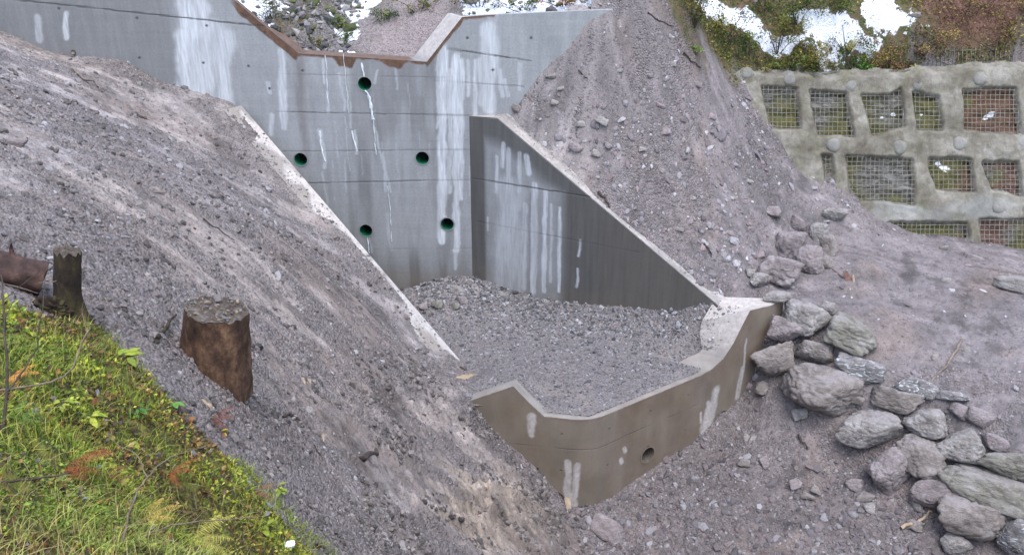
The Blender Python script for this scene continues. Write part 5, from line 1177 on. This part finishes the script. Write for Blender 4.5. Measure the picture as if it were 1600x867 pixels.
stick([(430, 655), (452, 650), (470, 661)], 5, M['stick_dark'], 'dark curled root on the left slope right of the stump', 'root')
stick([(482, 712), (492, 698), (505, 722)], 3, M['stick_dark'], 'forked twig on the lower left slope')
# flat pieces of split wood
def sliver(u, v, L_, w_, ang, mat, label, tilt=.2, T=None, thick=.012, lift=.02):
    p = hit(u, v, T or T_out); r, up, d = view_basis(u, v); k = np.linalg.norm(p - Cc) / FPX
    a = math.radians(-ang); ax = r * math.cos(a) + up * math.sin(a); ay = -r * math.sin(a) + up * math.cos(a)
    V = []; pr = [(-.5, -.35), (-.45, .4), (-.1, .5), (.3, .42), (.5, .1), (.42, -.4), (0, -.5)]
    for dd in (0, 1):
        for x, y in pr: V.append(p + ax * x * L_ * k + ay * y * w_ * k - d * (lift + thick * dd))
    n = len(pr); Fs = [list(range(n)), list(range(n, 2 * n))[::-1]] + [[i, i + n, (i + 1) % n + n, (i + 1) % n] for i in range(n)]
    mb = MB(); mb.add(V, Fs); return tag(mb.build('wood_chip', mat, smooth=False, origin=p), label, 'wood chip', 'split wood chips in the mud')
sliver(687, 655, 40, 9, 75, M['stick_pale'], 'long flat splinter of pale wood standing in the mud left of the sill')
sliver(887, 782, 32, 9, 80, M['stick_pale'], 'orange splintered peg sticking up at the foot of the sill bend', lift=.12)
sliver(474, 596, 12, 6, 70, M['stick_pale'], 'left chip of a pair of fresh yellow wood chips on the left slope')
sliver(483, 597, 11, 6, 100, M['stick_pale'], 'right chip of a pair of fresh yellow wood chips on the left slope')
sliver(1324, 434, 20, 8, 70, simple('red_wood', [(.3, (.10, .05, .04)), (.7, (.24, .13, .10))], 9), 'reddish upright wood shard by the bank cluster', lift=.05)
sliver(1334, 437, 16, 3, 85, M['stick_pale'], 'thin pale upright splinter beside the reddish shard', lift=.05)
sliver(505, 685, 14, 4, 85, M['stick_pale'], 'small pinkish splinter on the lower left slope')

# ================================================================ puddle and running water
pp = [at_z(u, v, .0) for u, v in [(700, 594), (722, 588), (752, 586), (772, 592), (766, 603), (738, 607), (706, 608)]]
zp = .105; P_ = np.array([at_z(u, v, zp) for u, v in [(696, 594), (720, 586), (752, 583), (778, 589), (774, 601), (740, 610), (702, 610)]])
V = [P_.mean(0)]; n = 60
for i in range(n):
    t = i / n * len(P_); a = P_[int(t) % len(P_)]; b = P_[(int(t) + 1) % len(P_)]; q = a + (b - a) * (t % 1); V.append(V[0] + (q - V[0]) * (1 + .12 * math.sin(i * 2.1) * random.random()))
mb = MB(); mb.add(V, [[0, 1 + i, 1 + (i + 1) % n] for i in range(n)]); tag(mb.build('puddle', M['puddle']), 'shallow brown puddle left of the gravel floor', 'puddle', kind='structure')
wt = MB()
def trickle(pts, w0, seed):
    """thin lumpy ribbon of water hugging the wall face"""
    SZ = [onW(*p) for p in pts]; Q = []
    for (a, b), (c_, d_) in zip(SZ[:-1], SZ[1:]):
        n = max(2, int(abs(d_ - b) / .05))
        for k in range(n): Q.append((a + (c_ - a) * k / n, b + (d_ - b) * k / n))
    V = []; Fs = []
    for i, (s, z) in enumerate(Q):
        nn = mn.noise(Vector((seed, z * 3, 0))); wd = w0 * (.35 + .9 * abs(mn.noise(Vector((seed + 5, z * 5, 0)))) + .25 * random.random()); s = s + .03 * nn + .012 * mn.noise(Vector((seed, z * 14, 0)))
        for k in range(5):
            f = (k / 4 - .5) * 2; V.append(Wp(s + f * wd, z) - Wn * (.006 + .022 * math.sqrt(max(0, 1 - f * f))))
    for i in range(len(Q) - 1):
        if mn.noise(Vector((seed + 9, Q[i][1] * 2.2, 0))) < -.22 and i > 14: continue
        for k in range(4): Fs.append([i * 5 + k, (i + 1) * 5 + k, (i + 1) * 5 + k + 1, i * 5 + k + 1])
    wt.add(V, Fs)
trickle([(570, 141), (575, 146), (580, 165), (583, 190)], .05, 1); trickle([(583, 188), (586, 215), (588, 245)], .018, 21)
trickle([(565, 98), (567, 110), (570, 124)], .03, 2)
trickle([(509, 86), (511, 130), (513, 165)], .02, 3)
trickle([(499, 204), (502, 225), (505, 245), (512, 262)], .035, 4); trickle([(550, 204), (553, 220), (559, 240)], .03, 5)
trickle([(536, 84), (540, 120), (546, 180)], .012, 6); trickle([(573, 371), (575, 380), (577, 398)], .02, 7); trickle([(606, 290), (610, 330), (612, 380)], .015, 8)
tag(wt.build('water', M['water']), 'thin white trickles of water running down the dam face', 'water', kind='structure')

# ================================================================ vegetation
def leaves(n, pos, size, cols, seed=0, aspect=.55, up=.3, fold=.25, droop=0):
    """n small two-faced leaves; pos (n,3)"""
    r = np.random.default_rng(seed); d = r.normal(size=(n, 3)); d[:, 2] = d[:, 2] * .5 + up; d /= np.linalg.norm(d, axis=1)[:, None]
    w_ = r.normal(size=(n, 3)); w_ = np.cross(d, w_); w_ /= np.linalg.norm(w_, axis=1)[:, None]; nn = np.cross(d, w_)
    L_ = (size * r.uniform(.6, 1.4, n))[:, None]; W_ = L_ * aspect * .5
    p0 = pos; pm = pos + d * L_ * .55; p1 = pos + d * L_ + nn * L_ * droop; a = pm + w_ * W_ + nn * L_ * fold * .3; b = pm - w_ * W_ + nn * L_ * fold * .3
    V = np.stack([p0, a, p1, b], 1).reshape(-1, 3); i = np.arange(n)[:, None] * 4
    F = np.concatenate([i + [0, 1, 2], i + [0, 2, 3]]); c = np.repeat(cols, 4, 0); return V, F, c
def leafmesh(name, parts, parent=None, label=None, cat=None, kind=None, group=None, origin=None):
    V = []; F = []; C_ = []; n = 0
    for v, f, c in parts: V.append(v); F.append(f + n); C_.append(c); n += len(v)
    o = mesh_np(name, np.concatenate(V), np.concatenate(F), M['leaf'], parent, smooth=False, attrs=dict(col=np.concatenate(C_)), origin=origin); return tag(o, label, cat, group, kind)
MOSSC = [(.34, .38, .03), (.38, .42, .04), (.20, .28, .03), (.44, .42, .08), (.26, .34, .04), (.12, .18, .03), (.34, .29, .06)]
def in_region(n, poly, x0, x1, y0, y1, fn, mx=.1):
    x = rng.uniform(x0, x1, n); y = rng.uniform(y0, y1, n); k = poly_sd(x, y, poly) < mx; return x[k], y[k]
# moss cushions: tiny sprigs
n = 150000; an = np.radians(rng.uniform(-38, 2, n)); rr = np.exp(rng.uniform(np.log(3.2), np.log(11), n)); x = rr * np.sin(an); y = rr * np.cos(an)
k = poly_sd(x, y, MOSS) + (fbm(x, y, 2.5, 4, 61) - .5) * 1.3 + rng.normal(0, .04, len(x)) < .03; x, y, rr = x[k], y[k], rr[k]
z, dd = outer_h(x, y); dens = ss(.38, .54, fbm(x, y, 2.6, 5, 301, .6)) * .93 + .07
k = rng.uniform(0, 1, len(x)) < dens; x, y, z, rr, dens = x[k], y[k], z[k], rr[k], dens[k]
zone = fbm(x, y, 1.3, 4, 305)
mc = palette(len(x), MOSSC, 61, .2); dark = ss(.5, .35, fbm(x, y, 4, 3, 306))[:, None]; zb = ss(.50, .60, zone)[:, None] * (rng.uniform(0, 1, len(x)) < .75)[:, None]; mc = mc * (1 - zb) + palette(len(x), [(.20, .10, .04), (.13, .075, .04), (.30, .20, .06), (.09, .07, .045)], 65, .25) * zb; zg = ss(.42, .34, zone)[:, None]; mc = mc * (1 - zg * .6) + palette(len(x), [(.08, .15, .03), (.05, .10, .02), (.12, .2, .05)], 66, .2) * zg * .6
mc = mc * (1 - .65 * dark) + np.array([.06, .055, .025]) * .65 * dark
leafmesh('moss', [leaves(len(x), np.stack([x, y, z + rng.uniform(0, .035, len(x))], -1), .0052 * rr, mc, 62, .55, .35)], label='bright yellow-green moss carpeting the near slope', cat='moss', kind='stuff')
# leaf litter
n = 20000; an = np.radians(rng.uniform(-38, 0, n)); rr = np.exp(rng.uniform(np.log(3.2), np.log(11), n)); x = rr * np.sin(an); y = rr * np.cos(an)
k = (poly_sd(x, y, MOSS) + rng.exponential(.12, len(x)) < .35) & (fbm(x, y, 2.6, 4, 311) > .52); x, y, rr = x[k], y[k], rr[k]; z = outer_h(x, y)[0]
leafmesh('leaf_litter', [leaves(len(x), np.stack([x, y, z + .02], -1), .010 * rr ** .9, palette(len(x), [(.14, .06, .03), (.20, .09, .035), (.10, .06, .045), (.24, .15, .06), (.06, .045, .045), (.28, .22, .08), (.15, .14, .15)], 63, .2), 64, .6, .1)], label='brown and rust dead leaves lying in the moss', cat='leaf litter', kind='stuff')
# grass: bent blades
def grass(n, poly_mask, seed, hgt, cols, name, label, width=.0045):
    r = np.random.default_rng(seed); an = np.radians(r.uniform(-38, 1, n)); rr = np.exp(r.uniform(np.log(3.2), np.log(11), n)); x = rr * np.sin(an); y = rr * np.cos(an)
    k = poly_mask(x, y); x, y = x[k], y[k]; z = outer_h(x, y)[0]; n = len(x); P = np.stack([x, y, z], -1)
    a = r.uniform(0, 6.28, n); h = hgt * r.uniform(.5, 1.3, n); bend = r.uniform(.3, 1.2, n)
    dr = np.stack([np.cos(a), np.sin(a), 0 * a], -1) * .8 + np.array([.45, -.2, 0]); sd2 = np.stack([-np.sin(a), np.cos(a), 0 * a], -1); V = []
    for i in range(5):
        t = i / 4; c = P + np.array([0, 0, 1]) * (h * (t - .42 * bend * t * t))[:, None] + dr * (h * bend * .75 * t * t)[:, None]; w_ = (width * (1 - t) ** .7 + .0004) * (1 + .12 * np.linalg.norm(P[:, :2], axis=1))[:, None] if False else width * ((1 - t) ** .7 + .06)
        V += [c - sd2 * w_, c + sd2 * w_]
    V = np.stack(V, 1).reshape(-1, 3); i0 = np.arange(n)[:, None] * 10; F = np.concatenate([i0 + [2 * j, 2 * j + 1, 2 * j + 3, 2 * j + 2] for j in range(4)])
    c = np.repeat(palette(n, cols, seed + 1, .2), 10, 0); o = mesh_np(name, V, F, M['leaf'], smooth=True, attrs=dict(col=c)); return tag(o, label, 'grass', kind='stuff')
g1 = [hit(*p, T_out) for p in [(55, 500), (200, 540), (260, 640), (200, 640), (90, 590)]]; g2 = [hit(*p, T_out) for p in [(395, 740), (450, 800), (520, 867), (420, 867), (380, 800)]]; g3 = [hit(*p, T_out) for p in [(-50, 640), (60, 640), (40, 700), (-50, 720)]]
grass(60000, lambda x, y: ((poly_sd(x, y, g1) < .05) & (fbm(x, y, 3, 2, 5) > .36)) | ((poly_sd(x, y, MOSS) < -.1) & (fbm(x, y, 1.1, 3, 6) > .60)) | (poly_sd(x, y, g2) < .1) | (poly_sd(x, y, g3) < .05), 71, .13, [(.12, .21, .025), (.20, .28, .04), (.30, .33, .05), (.10, .16, .025), (.38, .36, .07)], 'grass', 'tufts of fresh green grass on the mossy slope', .0038)
grass(9000, lambda x, y: (poly_sd(x, y, MOSS) < .0) & (fbm(x, y, 1.6, 3, 15) > .42), 73, .2, [(.34, .30, .12), (.36, .36, .10), (.22, .28, .06), (.20, .14, .06)], 'dry_grass', 'straw-coloured dry grass stalks over the moss', .003)
# fern fronds
def frond(mb_parts, base, direction, L_, w_, col, seed, droop=.5):
    r = np.random.default_rng(seed); n = 26; V = []; F = []; C_ = []; k = 0; direction = np.array(direction, float); side = np.cross(direction, [0, 0, 1]); side /= np.linalg.norm(side) + 1e-9
    for i in range(n):
        t = i / n; p = base + direction * L_ * t + np.array([0, 0, 1]) * L_ * (.55 * t - .75 * droop * t * t - .1 * droop * t ** 4)
        for s_ in (-1, 1):
            ll = w_ * math.sin(math.pi * min(1, .12 + t * .95)) ** .8 * r.uniform(.75, 1.1); q = p + side * s_ * ll + direction * ll * .35 - np.array([0, 0, .25 * ll + r.uniform(0, .3) * ll]); e = direction * L_ / n * .55
            V += [p - e * .3, p + e, q + e * .2, q]; F.append([k, k + 1, k + 2, k + 3]); C_ += [np.array(col) * r.uniform(.6, 1.4)] * 4; k += 4
    # stem
    mb_parts.append((np.array(V), np.array(F), np.array(C_)))
def fern(u, v, L_px, nf, col, label, seed, spread=2.4, a0=0.0, name='fern', group='ferns on the near slope', droop=.6):
    p = hit(u, v, T_out); k = np.linalg.norm(p - Cc) / FPX; L_ = L_px * k; parts = []
    for i in range(nf):
        a = a0 + (i - (nf - 1) / 2) * spread / max(1, nf - 1) + random.uniform(-.2, .2); frond(parts, p, [math.cos(a), math.sin(a), 0], L_ * random.uniform(.75, 1.1), L_ * .16, col, seed + i, droop)
    root = empty(name, p, label, 'fern', group)
    for v_, f_, c_ in parts: mesh_np('frond', v_, f_, M['leaf'], root, smooth=False, attrs=dict(col=c_))
    return root
RU = (.17, .055, .018); fern(95, 735, 85, 4, RU, 'rust-brown dead fern arching over the moss at the left', 11, 1.2, .1); fern(150, 750, 60, 4, (.12, .04, .018), 'darker rust fern lying right of the arching one', 21, 2.4, -.6)
fern(262, 740, 52, 3, (.20, .065, .02), 'flattened orange dead fern in the middle of the moss', 31, 1.2, -.1); fern(325, 660, 50, 4, (.13, .035, .02), 'red-brown fern at the upper edge of the moss', 41, 2.4, -.3); fern(15, 590, 50, 3, (.42, .19, .04), 'golden dead fern at the left edge', 51, 1.5, 0)
fern(395, 770, 42, 3, (.17, .075, .03), 'small brown fern near the lower edge of the moss', 61, 2, -.4); fern(10, 660, 60, 4, (.10, .17, .03), 'green fern at the far left edge', 71, 2, .3)
fern(225, 810, 60, 4, (.34, .24, .06), 'yellowing fern at the bottom of the moss', 81, 2, .3); fern(300, 845, 75, 5, (.30, .28, .06), 'yellow-green fern low beside the bent twig', 91, 2.2, .1)
# broad-leaved plants
def broad(u, v, hpx, nl, cols, label, seed, lpx=18, name='leafy_plant', group='leafy plants in the moss'):
    p = hit(u, v, T_out); k = np.linalg.norm(p - Cc) / FPX; r = np.random.default_rng(seed); nl = int(nl * 1.9); hpx *= .7; root = empty(name, p, label, 'plant', group); mb = MB(); V = []; F = []; C_ = []; n = 0
    for i in range(nl):
        a = r.uniform(0, 6.28); rad = r.uniform(.2, 1.0) * hpx * k * .8; top = p + np.array([math.cos(a) * rad, math.sin(a) * rad, hpx * k * r.uniform(.4, 1.0)]); mb.tube([p, (p + top) / 2 + [0, 0, .02], top], [.003, .002, .0015], 4, False)
        d = np.array([math.cos(a + r.normal(0, .4)), math.sin(a + r.normal(0, .4)), r.uniform(-.3, .3)]); d /= np.linalg.norm(d); s_ = np.cross(d, [0, 0, 1]); s_ /= np.linalg.norm(s_); L_ = lpx * .62 * k * r.uniform(.7, 1.3); w_ = L_ * .24; up_ = np.array([0, 0, 1.])
        prof = [(0, 0), (.25, .8), (.5, 1), (.75, .7), (1, 0)]; mid_ = [top + d * L_ * t - up_ * L_ * .25 * t * t for t, _ in prof]
        row = []
        for (t, ww), m_ in zip(prof, mid_): row += [m_ - s_ * w_ * ww + up_ * w_ * .25 * ww, m_, m_ + s_ * w_ * ww + up_ * w_ * .25 * ww]
        V += row; c = np.array(cols[r.integers(len(cols))]) * r.uniform(.5, .95); C_ += [c] * 15
        for j in range(4): b = n + j * 3; F += [[b, b + 1, b + 4, b + 3], [b + 1, b + 2, b + 5, b + 4]]
        n += 15
    mesh_np('leaves', np.array(V), np.array(F), M['leaf'], root, smooth=True, attrs=dict(col=np.array(C_))); mb.build('stem', M['twig'], root); return root
YG = [(.30, .36, .04), (.40, .42, .06), (.24, .32, .04)]; GG = [(.08, .20, .03), (.12, .26, .05), (.06, .14, .03)]
broad(190, 572, 28, 9, YG, 'yellow-green plant with narrow leaves right of the bent sapling', 3, 34); broad(265, 640, 20, 12, GG, 'bright green broad-leaved plant at the moss edge below the thick stump', 4, 22); broad(215, 650, 22, 12, GG, 'green leafy plant left of the bright broad-leaved one', 5, 18)
broad(140, 660, 18, 9, YG, 'pale yellow drooping plant in the upper moss', 6, 26); broad(435, 770, 18, 10, YG, 'yellow leafy plant at the right end of the moss', 7, 18); broad(205, 700, 16, 10, [(.36, .34, .05), (.20, .26, .03)], 'small yellow heart-leaved plant in the middle of the moss', 8, 14)
broad(200, 860, 18, 8, [(.07, .22, .07), (.10, .26, .08)], 'vivid green plant at the bottom edge of the photo', 9, 20); broad(60, 700, 16, 9, GG, 'dark green low plant above the arching fern', 10, 14); broad(345, 640 + 40, 12, 7, [(.45, .38, .05), (.3, .12, .05)], 'tiny yellow-leaved plant beside the red-brown fern', 12, 14)
broad(100, 640, 22, 10, YG, 'light green feathery plant below the crossing twigs', 13, 16); broad(410, 830, 20, 9, YG, 'yellow drooping plant just inside the lower moss corner', 14, 20)
# bare saplings in front
def sapling(branches, label, mat=M['twig'], name='bare_sapling', group='bare saplings in front of the camera'):
    """branches: (pts px, start dist, end dist, r0, r1)"""
    first = None; root = None
    for pts, ta, tb, r0, r1 in branches:
        n = len(pts); Q = [at_t(u, v, ta + (tb - ta) * i / (n - 1)) for i, (u, v) in enumerate(pts)]
        if root is None: root = empty(name, Q[0], label, 'sapling', group)
        W_ = [Q[0]]
        for a, b in zip(Q[:-1], Q[1:]):
            for k in (.33, .67, 1.0): W_.append(a + (b - a) * k + rng.normal(0, .0035, 3))
        mb = MB(); mb.tube(W_, [r0 + (r1 - r0) * i / (len(W_) - 1) for i in range(len(W_))], 7); mb.build('branch' if first else 'stem', mat, root); first = True
    return root
def tg(u, v, off=0.0): p = hit(u, v, T_out); return float(np.linalg.norm(p - Cc) / np.linalg.norm(ray(u, v))) - off
t1 = tg(0, 690)
sapling([([(-8, 720), (5, 660), (12, 610), (10, 560), (6, 500), (2, 440), (-4, 380)], t1, t1 + .2, .012, .004), ([(12, 610), (40, 575), (58, 540), (66, 480), (72, 425)], t1, t1 + .1, .006, .002), ([(6, 500), (20, 470), (34, 440)], t1, t1, .003, .001), ([(4, 470), (22, 455), (60, 425), (70, 420)], t1, t1, .003, .001)], 'dark thin sapling rising along the left edge in front of the log', M['stick_dark'])
t2 = tg(20, 640, .1)
sapling([([(-10, 612), (30, 606), (70, 600), (100, 588), (116, 570), (124, 545), (136, 520), (142, 508)], t2, t2 + .3, .009, .004), ([(142, 508), (160, 497), (178, 468)], t2 + .3, t2 + .3, .003, .001), ([(136, 520), (128, 490), (130, 468)], t2 + .3, t2 + .3, .003, .001), ([(124, 545), (150, 540), (168, 530)], t2 + .2, t2 + .2, .003, .001)], 'bent brown sapling curving up from the left edge over the moss')
t3 = tg(190, 867, .25)
sapling([([(183, 880), (195, 830), (206, 790), (218, 762), (230, 745)], t3, t3 + .2, .0065, .005), ([(230, 745), (215, 712), (195, 697), (175, 688)], t3 + .2, t3 + .3, .004, .0015), ([(230, 745), (246, 726), (275, 710), (318, 698), (328, 688)], t3 + .2, t3 + .4, .004, .0015)], 'grey forked twig standing in the middle of the moss')
t4 = tg(230, 867, .2)
sapling([([(200, 880), (215, 850), (235, 832), (268, 820), (300, 815), (340, 812), (380, 808), (404, 806)], t4, t4 + .5, .006, .0025), ([(300, 815), (318, 800), (342, 788)], t4 + .25, t4 + .3, .003, .001)], 'long pale twig arching along the bottom of the moss')
t5 = tg(0, 755, .1)
sapling([([(-10, 756), (30, 750), (70, 746), (110, 738)], t5, t5 + .2, .009, .004)], 'dark dead branch lying under the arching fern', M['stick_dark'], 'dead_branch')
t6 = tg(120, 500, .1)
sapling([([(60, 442), (85, 440), (110, 430), (135, 428)], t6 - .3, t6 - .1, .005, .002), ([(85, 440), (95, 452), (110, 470)], t6 - .25, t6 - .1, .003, .001)], 'pale thin twig crossing in front of the thin stump')
sapling([([(20, 590), (60, 582), (110, 590), (150, 600), (175, 610)], tg(100, 590, .05), tg(175, 610, .03), .010, .005)], 'fallen dark branch lying along the top edge of the moss', M['stick_dark'], 'dead_branch')

# ---------------------------------------------------------------- slope above the lattice wall
def bush(u, v, wpx, hpx, nl, cols, label, seed, T=None, group='shrubs on the slope above the lattice wall', name='shrub', lsz=.05, hang=0):
    p = hit(u, v + hpx * .4, T or T_out)
    if p is None: print('bush miss', u, v); return
    k = np.linalg.norm(p - Cc) / FPX; r = np.random.default_rng(seed); W_ = wpx * k / 2; H_ = hpx * k; root = empty(name, p, label, 'shrub', group)
    nc = 14; cc = np.stack([r.normal(0, .45, nc) * W_, r.normal(0, .35, nc) * W_ * .8, r.uniform(.15, .95, nc) * H_ - hang * H_], -1); cr = r.uniform(.16, .34, nc) * min(W_, H_) * 1.1
    i = r.integers(0, nc, nl); d = r.normal(size=(nl, 3)); d /= np.linalg.norm(d, axis=1)[:, None]; P = p + cc[i] + d * (cr[i] * r.uniform(.4, 1.1, nl))[:, None]
    cb = palette(nc, cols, seed, .25)[i] * r.uniform(.7, 1.3, (nl, 1))
    leafmesh('foliage', [leaves(nl, P, lsz, cb, seed, .6, .1)], root)
    mb = MB()
    for j in range(8): q = p + cc[j]; mb.tube([p - [0, 0, .1], (p + q) / 2 + r.normal(0, .04, 3), q], [.016, .010, .005], 5, False)
    mb.build('stem', M['stick_dark'], root); return root
OL = [(.10, .11, .025), (.17, .16, .03), (.06, .075, .02), (.22, .19, .04), (.10, .085, .03)]; DG = [(.05, .09, .02), (.08, .13, .03), (.03, .05, .015), (.14, .17, .03)]; BR = [(.13, .075, .04), (.20, .12, .06), (.08, .05, .03), (.26, .21, .05)]
for a in [(1085, 18, 70, 55, 1300, OL, 'olive shrub at the very top of the right bank edge', 1), (1130, 50, 80, 60, 1500, OL, 'yellowish olive shrub left of the snow tongue', 2), (1170, 78, 75, 42, 1200, DG, 'dark green shrub just above the left end of the lattice wall', 3),
          (1215, 60, 70, 60, 1300, OL, 'brownish olive shrub between the two left snow patches', 4), (1245, 20, 80, 62, 1500, DG, 'tall green shrub in front of the upper left snow', 5), (1300, 12, 60, 45, 1000, DG, 'green shrub against the upper snow patch', 6),
          (1275, 92, 80, 40, 1300, OL, 'low olive shrub hanging over the lattice beam', 7), (1335, 95, 60, 50, 1100, DG, 'hanging green leafy clump drooping over the lattice', 8), (1325, 65, 60, 40, 900, OL, 'olive shrub right of the small snow streak', 9),
          (1385, 100, 80, 40, 1200, BR, 'brown and yellow shrub above the wide mesh opening', 10), (1440, 72, 90, 40, 1200, BR, 'low russet shrub below the right snow patch', 11), (1500, 20, 110, 50, 1200, BR, 'russet bramble thicket at the upper right', 12),
          (1560, 60, 100, 45, 1100, BR, 'yellow-dotted bramble at the right edge above the mesh', 13), (1195, 8, 50, 40, 700, DG, 'small green shrub on the snow at the top', 14), (1590, 15, 80, 50, 900, BR, 'dark russet bramble in the top right corner', 15), (1185, 106, 60, 26, 700, OL, 'low olive tuft trailing over the left end of the lattice', 41), (1240, 104, 60, 22, 650, DG, 'dark tuft trailing over the lattice beam left of the droopy clump', 42), (1405, 104, 60, 24, 650, BR, 'brown tuft trailing over the lattice above the wide mesh opening', 43),
          (1350, 118, 30, 30, 500, [(.07, .17, .03), (.12, .26, .05)], 'fresh green plant hanging below the lattice top edge', 16), (1085, 78, 16, 10, 120, [(.12, .22, .03), (.2, .3, .05)], 'tiny bright green plant alone on the upper right bank', 18)]:
    bush(*a)
GU = 'shrubs in the snow behind the dam'
for a in [(600, 28, 50, 26, 600, DG, 'dark bush in the snow above the mud mound', 31), (655, 12, 80, 26, 700, OL, 'olive bush at the top of the snow field', 32), (750, 3, 110, 24, 900, OL, 'green-brown bush above the right notch slope', 33), (880, 2, 120, 20, 900, [(.26, .10, .03), (.16, .12, .04)], 'orange-brown dead bush behind the right wing crest', 34),
          (530, 38, 30, 16, 300, DG, 'small dark tuft beside the stream bed', 35), (425, 22, 60, 36, 700, OL, 'mossy bush left of the stream bed', 36), (820, 8, 60, 18, 500, DG, 'green bush behind the middle of the right wing crest', 37), (490, 70, 34, 18, 300, OL, 'mossy tuft on the left brink of the notch', 38), (540, 60, 26, 14, 260, DG, 'low green tuft right of the stream stones', 39)]:
    bush(*a, T=T_up, group=GU, lsz=.045)
# ground cover between the shrubs
n = 52000; x = rng.uniform(1.5, 15, n); y = rng.uniform(25, 31, n); z, d = outer_h(x, y); k = (rng.uniform(0, 1, n) < d[4] * (1 - .95 * (d[5] > .35)) * (.35 + .65 * ss(.4, .55, fbm(x, y, 2, 3, 77)))) & outer_keep(x, y); x, y, z, li = x[k], y[k], z[k], d[6][k]
x2 = rng.uniform(7.0, 15, 30000); y2 = rng.uniform(25.55, 26.7, 30000); z2, d2_ = outer_h(x2, y2); k = (d2_[4] > .25) & (d2_[5] < .3) & outer_keep(x2, y2) & (rng.uniform(0, 1, 30000) < .75)
x = np.r_[x, x2[k]]; y = np.r_[y, y2[k]]; z = np.r_[z, z2[k]]; li = np.r_[li, d2_[6][k]]
cc = np.where((rng.uniform(0, 1, len(x)) < .25 + .65 * li)[:, None], palette(len(x), BR, 8, .2), palette(len(x), OL + DG, 9, .2)); yl = rng.uniform(0, 1, len(x)) < .04; cc[yl] = (.42, .36, .05)
leafmesh('undergrowth', [leaves(len(x), np.stack([x, y, z + rng.uniform(0, .1, len(x))], -1), .06, cc, 88, .6, .3)], label='olive and russet undergrowth on the slope above the lattice wall', cat='undergrowth', kind='stuff')
# loose mesh sheets on the slope above
for P_, lab in (([(1466, 80), (1530, 80), (1524, 108), (1450, 105)], 'rusty wire mesh sheet pinned on the slope above the lattice'), ([(1545, 84), (1582, 84), (1582, 106), (1545, 104)], 'small piece of wire mesh right of the larger sheet above the lattice')):
    Q = np.array([hit(u, v, T_out)[:2] for u, v in P_]); o_ = hit(*P_[0], T_out)
    mb = mesh_panel(Q, lambda a, b: np.array([a, b, float(Tn(a, b)) + .10]), sp_=.12, r=.009); tag(mb.build('wire_mesh', M['wire'], origin=o_), lab, 'wire mesh')
# flat grey stones on the snow
boulder(1430, 25, 20, 9, -10, A_, 'flat grey rock lying in the snow at the upper right', 5, group=None, cuts=8, base=I3, sink=.0)
# scrap of snow on the near slope
boulder(449, 852, 26, 15, -10, simple('snow_scrap', [(0.3, (.75, .77, .8)), (.7, (.88, .9, .92))], 6), 'little scrap of snow in the grass at the bottom of the near slope', 9, name='snow_scrap', cat='snow', group=None, cuts=10, base=I3, sink=.0)
